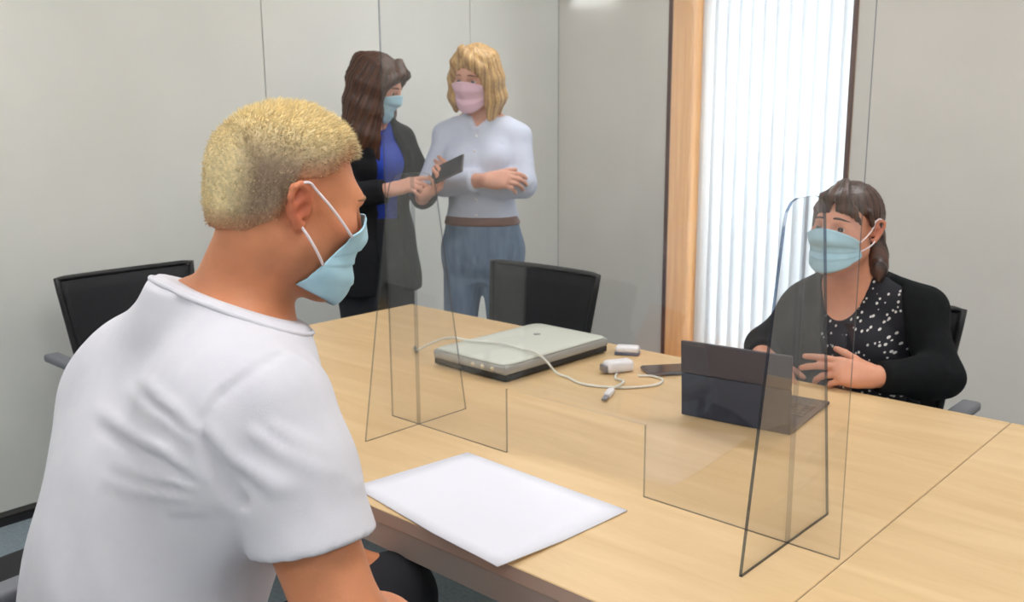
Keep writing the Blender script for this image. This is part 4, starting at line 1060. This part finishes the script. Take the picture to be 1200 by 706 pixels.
    mu = nt.nodes.new('ShaderNodeMath'); mu.operation = 'MULTIPLY'; nt.links.new(lt.outputs[0], mu.inputs[0]); nt.links.new(gt.outputs[0], mu.inputs[1])
    mx = nt.nodes.new('ShaderNodeMix'); mx.data_type = 'RGBA'; mx.inputs[6].default_value = srgb(24, 24, 34); mx.inputs[7].default_value = srgb(206, 204, 202)
    nt.links.new(mu.outputs[0], mx.inputs[0]); nt.links.new(mx.outputs[2], b.inputs['Base Color'])
    grow('blouse', S, ((-1.30, -.68), (2.18, 2.66), (.48, 1.02)), 0.006, mb, t, smooth_it=2)
    # open cardigan with long sleeves
    C = Sdf(); torso(C, 0.016)
    C.add(lambda x, y, z: np.maximum(np.maximum(np.abs(x+0.890+0.33*(z-.77))-(0.100-0.05*np.clip(z-.85, 0, 1)), y-2.385), -9.0).astype(np.float32), (-1.09, 2.15, .3), (-.74, 2.40, 1.1), 0.012, 's')
    C.cut((0, 2.35, .975), (0, -.25, 1), (-1.3, 2.1, .90), (-.7, 2.7, 1.2)); C.cut((0, 0, .50), (0, 0, -1), (-1.3, 2.1, .3), (-.7, 2.7, .52))
    C.el((-.985, 2.33, .99), (0.064, 0.09, 0.10), frame((0, -1, -.2)), 0.01, 's')
    for q in (shR, elR, wrR), (shL, elL, wrL):
        A = Sdf(); arm(A, *q, r=(0.046, 0.037, 0.040, 0.030), infl=0.008, k=0.03)
        w = np.array(q[2]); d = nrm(w-np.array(q[1])); A.cut(w-d*0.012, d, w-0.09, w+0.09); C.join(A, 0.03)
    for pts, amp, wd in FOLDS_CARD: C.fold(pts, amp, wd)
    C.ripple((-1.5, 2.0, .5), (-.5, 2.7, 1.0), lambda x, y, z: (0.0025*np.sin(34*x+20*z+2*np.sin(21*y))*np.sin(23*y-28*z)).astype(np.float32))
    grow('cardigan', C, ((-1.40, -.60), (2.06, 2.66), (.48, 1.02)), 0.0065, mat('cardigan_black', srgb(19, 22, 25), 0.95, noise=(srgb(15, 17, 20), 50), bump=(700, 0.25), spec=0.25), t, smooth_it=2)
    global legs_fwd; legs_fwd = (0, -1, 0)
    build_legs(t, org, legs, [(.64, -.99, 2.42, .158, .115, 0), (.56, -.99, 2.43, .178, .12, 0), (.50, -.99, 2.42, .165, .105, 0), (.47, -.99, 2.40, .12, .08, 0)], M_trblack, M_shoe, top=.655)
FOLDS_CARD = [([(-.70, 2.30, .80), (-.735, 2.27, .765), (-.78, 2.24, .76)], .006, .014), ([(-.76, 2.37, .86), (-.74, 2.30, .815), (-.75, 2.26, .79)], .006, .013), ([(-.80, 2.33, .90), (-.79, 2.29, .84), (-.80, 2.27, .80)], .006, .014)]
build_seated()
# ------------------------------------------------------------------ the two standing women
def rotz(deg): a = math.radians(deg); return np.array(((math.cos(a), -math.sin(a)), (math.sin(a), math.cos(a))))
def stand_stations(rows, c, ang):
    """rows (z, forward offset, half width, half depth) about the standing point c, body turned so that its right axis is at ang"""
    f = np.array((-math.sin(math.radians(ang)), math.cos(math.radians(ang))))
    return [(z, c[0]+f[0]*o, c[1]+f[1]*o, a, b, ang) for z, o, a, b in rows]
def build_blonde():
    c = np.array((-2.60, 2.655)); org = np.array((c[0], c[1], 0.0))
    t = thing('person', 'standing woman with a blonde bob, pale blue shirt, jeans and pink mask, arms crossed', 'person', org)
    fw = nrm((0.52, -0.85, 0)); rt = np.cross(fw, (0, 0, 1)); ang = math.degrees(math.atan2(rt[1], rt[0]))
    Wd = lambda r, f, z: np.array((c[0], c[1], 0))+rt*r+fw*f+np.array((0, 0, z))
    h = Head(Wd(0.012, 0.035, 1.528), frame((0.30, -0.93, -0.22), (0, 0, 1), math.radians(4)), 0.92, 0.95); h.brow = M_brow_fair
    st = stand_stations([(1.42, -.012, .043, .046), (1.37, -.012, .072, .058), (1.32, -.008, .108, .080), (1.22, .008, .124, .098), (1.14, .006, .120, .094), (1.05, 0, .120, .090), (.96, 0, .140, .100), (.86, -.008, .152, .110), (.80, -.008, .148, .105), (.74, -.008, .06, .06)], c, ang)
    shR, elR, wrR = Wd(.138, -.005, 1.302), Wd(.182, .075, 1.130), Wd(-.055, .180, 1.150)
    shL, elL, wrL = Wd(-.138, -.005, 1.302), Wd(-.182, .075, 1.125), Wd(.030, .115, 1.140)
    legs = [(Wd(.076, -.005, .86), Wd(.098, .02, .47), Wd(.115, -.02, .085)), (Wd(-.076, -.005, .86), Wd(-.090, .02, .47), Wd(-.105, -.02, .085))]
    def torso(S, i, kk=.04):
        S.ztube(st, i, .03)
        for sh, sg in ((shR, 1), (shL, -1)): S.rc(Wd(sg*.035, -.012, 1.365), sh, .040+i, .050+i, kk)
        for q in (-1, 1): S.el(Wd(q*.062, .070, 1.215), np.array((.050, .050, .052))+i, None, .05)
        return S
    B = Sdf(); h.build(B); B.rc(h.T((0, -.02, -.055)), Wd(0, -.012, 1.37), .046, .052, .03); torso(B, 0)
    for q in (shR, elR, wrR), (shL, elL, wrL): arm(B, *q, r=(.044, .037, .039, .026))
    hand(B, wrR, -rt*0.92+fw*.10+np.array((0, 0, .05)), -fw*0.75+np.array((0, 0, -.5)), 1, .96, (24, 28, 30, 32), (20, 10, 10))
    hand(B, wrL, rt*0.80+fw*0.12+np.array((0, 0, .40)), -fw*1.0, -1, .88, (16, 18, 18, 20), (14, 8, 8))
    for q in legs: leg(B, *q); foot_ops(B, q[2], q[2]+fw*.2, .95)
    skin = pig_mat('skin_rosy', .5, noise_amt=.06, noise_scale=30, sss=.05)
    fx = [(c[0]-.26, c[0]+.36, .0048)]; fy = [(c[1]-.36, c[1]+.12, .0048)]
    grow('body', B, ((c[0]-.40, c[0]+.42), (c[1]-.42, c[1]+.36), (-.02, 1.70)), .010, skin, t, (fx, fy, [(1.08, 1.24, .0042), (1.36, 1.68, .0045)]), skin_col(h, rgb(216, 160, 138), rgb(204, 128, 110), rgb(180, 96, 92)))
    h.eyes(t, org, M_iris_blue, B); h.mask(B, t, org, M_mask_pink, M_strap, zt=.006, zb=-.112, span=58, span2=70)
    # bob: parted on her right, falling over the left cheek to the shoulder
    H = Sdf(); s = h.s
    H.el(h.T((0, -.016, .042)), np.array((.088, .108, .094))*s, h.R, .02)
    for q, x0, y0 in ((1, .078, .022), (1, .082, -.015), (1, .070, -.055), (-1, .074, .045), (-1, .082, .020), (-1, .084, -.02), (-1, .070, -.055)):
        lowz = -.155 if q < 0 else -.135
        H.chain([h.T((q*x0*.75, y0, .075)), h.T((q*(x0+.008), y0+.002, .0)), h.T((q*(x0+.013), y0-.004, -.08)), h.T((q*(x0+.006), y0+.004, lowz))], np.array((.030, .024, .027, .011))*s, .02)
    H.chain([h.T((0, -.09, 0)), h.T((0, -.085, -.08)), h.T((0, -.075, -.145))], np.array((.07, .055, .03))*s, .03)
    for z1, x1 in ((.040, -.060), (.0, -.078), (-.06, -.083)):           # fringe swept to her left
        H.chain([h.T((.025, .055, .122)), h.T((-.022, .092, .085)), h.T((x1*.85, .075, .05)), h.T((x1, .055, z1))], np.array((.014, .016, .017, .012))*s, .012)
    H.chain([h.T((.025, .055, .122)), h.T((.060, .070, .075)), h.T((.078, .048, .02))], np.array((.013, .014, .014))*s, .012)
    H.el(h.T((.008, .115, -.045)), np.array((.052, .075, .105))*s, h.R, .01, 's')
    H.rc(h.T((0, -.01, -.08)), h.T((0, .02, -.16)), .045*s, .05*s, .01, 's')
    long_hair('hair', H, tuple((h.o[i]-.24, h.o[i]+.2) for i in range(3)), .0048, h, pig_mat('hair_blonde', .45, spec=.4), t, rgb(150, 108, 62), rgb(222, 184, 122), .002, 44)
    # shirt
    S = Sdf(); torso(S, .011)
    for q in (shR, elR, wrR), (shL, elL, wrL):
        A = Sdf(); arm(A, *q, r=(.046, .038, .040, .034), infl=.009, k=.03)
        d = nrm(q[2]-q[1]); A.chain([q[2]-d*.085, q[2]-d*.052], (.045, .045), .004); A.cut(q[2]-d*.045, d, q[2]-.1, q[2]+.1); S.join(A, .015)
    S.cut(Wd(0, 0, 1.385), (0, 0, 1), org+(-.3, -.3, 1.37), org+(.3, .3, 1.6)); S.cut((0, 0, .985), (0, 0, -1), org+(-.4, -.4, .70), org+(.4, .4, 1.0))
    S.el(Wd(0, .075, 1.405), (.036, .05, .075), None, .008, 's')
    for q in (-1, 1): S.chain([Wd(q*.055, -.03, 1.385), Wd(q*.052, .035, 1.385), Wd(q*.012, .078, 1.335)], (.010, .011, .009), .006)
    S.fold([Wd(0, .10, 1.33), Wd(0, .135, 1.22), Wd(0, .13, 1.10), Wd(0, .115, 1.0)], .004, .010)
    for a, b_ in ((.10, 1.12), (-.09, 1.10), (.05, 1.06), (-.12, 1.04)): S.fold([Wd(a, .12, b_), Wd(a*.3, .13, b_-.04), Wd(-a*.3, .12, b_-.05)], .006, .012)
    for q, e, w_ in ((shR, elR, wrR), (shL, elL, wrL)):
        for f_, g_ in ((.25, .0), (.45, .5), (.65, .2), (.85, .6)):
            o_ = q+(e-q)*f_; S.fold([o_+fw*.048-rt*.03*(1 if g_ > .3 else -1), o_+fw*.05+np.array((0, 0, -.02)), o_+fw*.03+rt*.045*(1 if g_ > .3 else -1)+np.array((0, 0, -.035))], .006, .008)
    for sg in (-1, 1): S.fold([Wd(sg*.115, .05, 1.25), Wd(sg*.09, .10, 1.29), Wd(sg*.06, .10, 1.33)], -.007, .008)
    S.ripple(org+(-.4, -.4, .9), org+(.4, .4, 1.4), lambda x, y, z: (.004*np.sin(30*z+14*x+2*np.sin(17*y))*np.sin(19*x-21*y+8*z)).astype(np.float32))
    so = grow('shirt', S, ((c[0]-.40, c[0]+.42), (c[1]-.42, c[1]+.36), (.97, 1.43)), .007, mat('shirt_pale_blue', srgb(196, 204, 226), .85, noise=(srgb(206, 212, 230), 60, (1, 1, 8))), t, smooth_it=2)
    mbt = mat('button_white', srgb(235, 235, 240), .4)
    for z in (1.31, 1.255, 1.07, 1.01):
        p = h.push if False else None
        y = Wd(0, .155, z)
        for _ in range(25): y = y-fw*min(max(float(S.eval(y[None])[0])-.0008, -.01), .01)*.8
        o = disc('button', (0, 0, 0), .0055, .003, mbt, so, 10, 'y'); o.location = y-org; o.rotation_euler = (0, 0, math.radians(ang))
    # jeans with belt
    dm = mat('denim', srgb(88, 108, 136), .9, noise=(srgb(112, 132, 158), 40, (1, 1, .22)), bump=(400, .25))
    global legs_fwd; legs_fwd = fw
    pel = stand_stations([(1.03, 0, .122, .092), (.96, 0, .140, .102), (.86, -.008, .150, .110), (.80, -.008, .140, .102), (.75, -.008, .07, .07)], c, ang)
    build_legs(t, org, legs, pel, dm, mat('shoe_suede', srgb(110, 90, 74), .8), .0085, .008, (.076, .054, .056, .048), top=1.005)
    bs = Sdf(); bs.ztube(stand_stations([(1.02, 0, .124, .094), (.93, 0, .147, .106)], c, ang), .014, .0); bs.cut((0, 0, 1.002), (0, 0, 1), org+(-.4, -.4, .98), org+(.4, .4, 1.2)); bs.cut((0, 0, .966), (0, 0, -1), org+(-.4, -.4, .8), org+(.4, .4, .98))
    grow('belt', bs, ((c[0]-.3, c[0]+.3), (c[1]-.3, c[1]+.3), (.94, 1.03)), .006, mat('belt_leather', srgb(112, 74, 62), .5), t)
    return Wd
def build_brunette():
    c = np.array((-2.93, 2.375)); org = np.array((c[0], c[1], 0.0))
    t = thing('person', 'standing woman with long brown hair, dark blazer and blue top, touching a phone', 'person', org)
    fw = nrm((0.97, -0.10, 0)); rt = np.cross(fw, (0, 0, 1)); ang = math.degrees(math.atan2(rt[1], rt[0]))
    Wd = lambda r, f, z: np.array((c[0], c[1], 0))+rt*r+fw*f+np.array((0, 0, z))
    h = Head(Wd(-.005, .05, 1.500), frame((.80, .52, -.42), (0, 0, 1), 0.0), .92, .95); h.brow = M_brow_dark
    st = stand_stations([(1.41, -.005, .045, .048), (1.36, -.008, .082, .062), (1.31, -.008, .118, .082), (1.21, .008, .132, .100), (1.13, .004, .128, .096), (1.04, 0, .126, .092), (.95, 0, .145, .102), (.86, -.008, .158, .112), (.80, -.008, .152, .108), (.74, -.008, .06, .06)], c, ang)
    shR, elR, wrR = Wd(.145, -.005, 1.293), Wd(.190, .060, 1.075), Wd(.075, .235, 1.120)
    shL, elL, wrL = Wd(-.145, -.005, 1.293), Wd(-.170, .115, 1.095), Wd(-.025, .295, 1.085)
    legs = [(Wd(.085, -.005, .86), Wd(.09, .02, .47), Wd(.095, -.02, .085)), (Wd(-.085, -.005, .86), Wd(-.09, .02, .47), Wd(-.095, -.02, .085))]
    def torso(S, i, kk=.04):
        S.ztube(st, i, .03)
        for sh, sg in ((shR, 1), (shL, -1)): S.rc(Wd(sg*.035, -.008, 1.355), sh, .040+i, .050+i, kk)
        for q in (-1, 1): S.el(Wd(q*.062, .072, 1.205), np.array((.050, .050, .052))+i, None, .05)
        return S
    B = Sdf(); h.build(B); B.rc(h.T((0, -.02, -.055)), Wd(0, -.008, 1.36), .046, .052, .03); torso(B, 0)
    for q in (shR, elR, wrR), (shL, elL, wrL): arm(B, *q, r=(.044, .037, .039, .026))
    dR = nrm(np.array(Wd(-.03, .378, 1.165))-wrR); dL = nrm(np.array(Wd(-.055, .405, 1.15))-wrL)
    hand(B, wrR, dR, -rt*.7+np.array((0, 0, -.7)), 1, .94, ((12, 14, 10), (28, 30, 18), (36, 34, 20), (40, 34, 20)), (18, 8, 8))
    hand(B, wrL, dL, rt*.25+np.array((0, 0, .95)), -1, .94, (30, 32, 32, 32), (30, 18, 14))
    for q in legs: leg(B, *q); foot_ops(B, q[2], q[2]+fw*.2, .95)
    skin = bpy.data.materials['skin_rosy']
    grow('body', B, ((c[0]-.32, c[0]+.56), (c[1]-.36, c[1]+.36), (-.02, 1.68)), .010, skin, t, ([(c[0]-.10, c[0]+.54, .0048)], [(c[1]-.16, c[1]+.16, .0048)], [(1.04, 1.22, .0042), (1.36, 1.66, .0045)]), skin_col(h, rgb(214, 158, 136), rgb(204, 128, 110), rgb(180, 96, 92)))
    h.eyes(t, org, M_iris_brown, B); h.mask(B, t, org, M_mask_blue, M_strap, zt=.006, zb=-.112, span=58, span2=70)
    H = Sdf(); s = h.s
    H.el(h.T((0, -.016, .042)), np.array((.087, .108, .094))*s, h.R, .02)
    back = -h.R[:, 1]; dn = np.array((0, 0, -1.0))
    for q in (-1, 1):
        for x0, y0, L in ((.070, .034, .30), (.080, .010, .31), (.083, -.022, .32), (.074, -.058, .33), (.045, -.088, .33), (.015, -.10, .33)):
            a = h.T((q*x0*.8, y0, .07)); b_ = h.T((q*(x0+.008), y0, .0)); c1 = b_+dn*.10*s+back*.012+h.R[:, 0]*q*.010; c2 = c1+dn*.10+back*.01+h.R[:, 0]*q*.012; c3 = b_+dn*L*.95+back*.012+h.R[:, 0]*q*.012
            H.chain([a, b_, c1, c2, c3], np.array((.030, .026, .029, .028, .010))*s, .022)
    for q in (-1, 1):
        for z1, x1 in ((.040, .060), (.0, .078), (-.05, .083)):
            H.chain([h.T((.006, .055, .122)), h.T((q*.032, .088, .085)), h.T((q*x1*.9, .068, .05)), h.T((q*x1, .046, z1))], np.array((.013, .015, .016, .012))*s, .012)
    H.el(h.T((0, .125, -.045)), np.array((.054, .080, .105))*s, h.R, .01, 's')
    long_hair('hair', H, ((h.o[0]-.28, h.o[0]+.2), (h.o[1]-.22, h.o[1]+.22), (h.o[2]-.40, h.o[2]+.15)), .0052, h, pig_mat('hair_brown', .45, spec=.4), t, rgb(50, 31, 24), rgb(88, 55, 38), .002, 40)
    # blue top
    S = Sdf(); torso(S, .008); S.cut((0, 0, 1.375), (0, 0, 1), org+(-.3, -.3, 1.36), org+(.3, .3, 1.6)); S.cut((0, 0, .90), (0, 0, -1), org+(-.3, -.3, .70), org+(.3, .3, .92))
    S.el(Wd(0, .09, 1.385), (.055, .05, .06), None, .008, 's')
    S.ripple(org+(-.3, -.3, .8), org+(.3, .3, 1.4), lambda x, y, z: (.003*np.sin(60*y+6*z)).astype(np.float32))
    grow('top', S, ((c[0]-.26, c[0]+.26), (c[1]-.26, c[1]+.26), (.89, 1.42)), .007, mat('top_blue', srgb(20, 62, 176), .7, noise=(srgb(14, 48, 150), 30)), t)
    # open blazer, lapels and a longer skirt
    C = Sdf(); st2 = [(z, x, y, a+.012, b_+.012, g) for z, x, y, a, b_, g in st if z > .87]+stand_stations([(.86, 0, .175, .130), (.74, 0, .185, .14), (.66, 0, .184, .14)], c, ang)
    C.ztube(st2, .010, .03)
    for sh, sg in ((shR, 1), (shL, -1)): C.rc(Wd(sg*.035, -.008, 1.352), sh, .054, .060, .04)
    for q in (-1, 1): C.el(Wd(q*.062, .072, 1.205), (.068, .068, .068), None, .05)
    fx, fy, rx, ry = fw[0], fw[1], rt[0], rt[1]
    def opening(x, y, z):
        r = (x-c[0])*rx+(y-c[1])*ry; f = (x-c[0])*fx+(y-c[1])*fy
        hw = np.interp(np.ravel(z), [.6, .85, 1.02, 1.15, 1.32, 1.42], [.10, .062, .050, .058, .070, .055]).reshape(z.shape)
        return np.maximum(np.abs(r)-hw, .03-f).astype(np.float32)
    C.field(opening, org+(-.35, -.35, .6), org+(.35, .35, 1.5), .008, 's')
    C.cut((0, 0, 1.385), (0, 0, 1), org+(-.3, -.3, 1.37), org+(.3, .3, 1.6)); C.cut((0, 0, .70), (0, 0, -1), org+(-.3, -.3, .5), org+(.3, .3, .72))
    for q in (-1, 1): C.chain([Wd(q*.060, -.03, 1.385), Wd(q*.072, .05, 1.36), Wd(q*.085, .122, 1.25), Wd(q*.068, .125, 1.13)], (.012, .014, .018, .008), .008)
    for q in (shR, elR, wrR), (shL, elL, wrL):
        A = Sdf(); arm(A, *q, r=(.045, .038, .040, .034), infl=.011, k=.03); d = nrm(q[2]-q[1]); A.cut(q[2]-d*.020, d, q[2]-.1, q[2]+.1); C.join(A, .02)
    C.ripple(org+(-.4, -.4, .6), org+(.6, .4, 1.4), lambda x, y, z: (.003*np.sin(32*z+14*x+2*np.sin(17*y))*np.sin(17*x-19*y+8*z)).astype(np.float32))
    grow('blazer', C, ((c[0]-.32, c[0]+.46), (c[1]-.34, c[1]+.34), (.68, 1.43)), .0075, mat('blazer_black', srgb(20, 21, 27), .85, noise=(srgb(15, 16, 21), 60), spec=.3), t, smooth_it=2)
    global legs_fwd; legs_fwd = fw
    build_legs(t, org, legs, stand_stations([(1.0, 0, .140, .100), (.95, 0, .157, .108), (.86, -.008, .160, .114), (.80, -.008, .150, .108), (.75, -.008, .07, .07)], c, ang), M_trblack, M_shoe, .009, .008, (.084, .058, .062, .052), top=1.0)
    return Wd, wrL, dL, rt, fw
build_blonde()
bW, bwr, bd, brt, bfw = build_brunette()
hp = thing('smartphone', 'dark phone held between the two standing women, tapped by a fingertip', 'phone', tuple(bwr+bd*.150+np.array((0, -.01, .035))))
hp.rotation_euler = (math.radians(55), math.radians(-22), math.atan2(bd[1], bd[0]))
obox('body', (0, 0, 0), (.155, .078, .009), 0, M_phone, hp, .004); obox('screen', (0, 0, .0048), (.147, .071, .0008), 0, M_phoneglass, hp, 0.0)
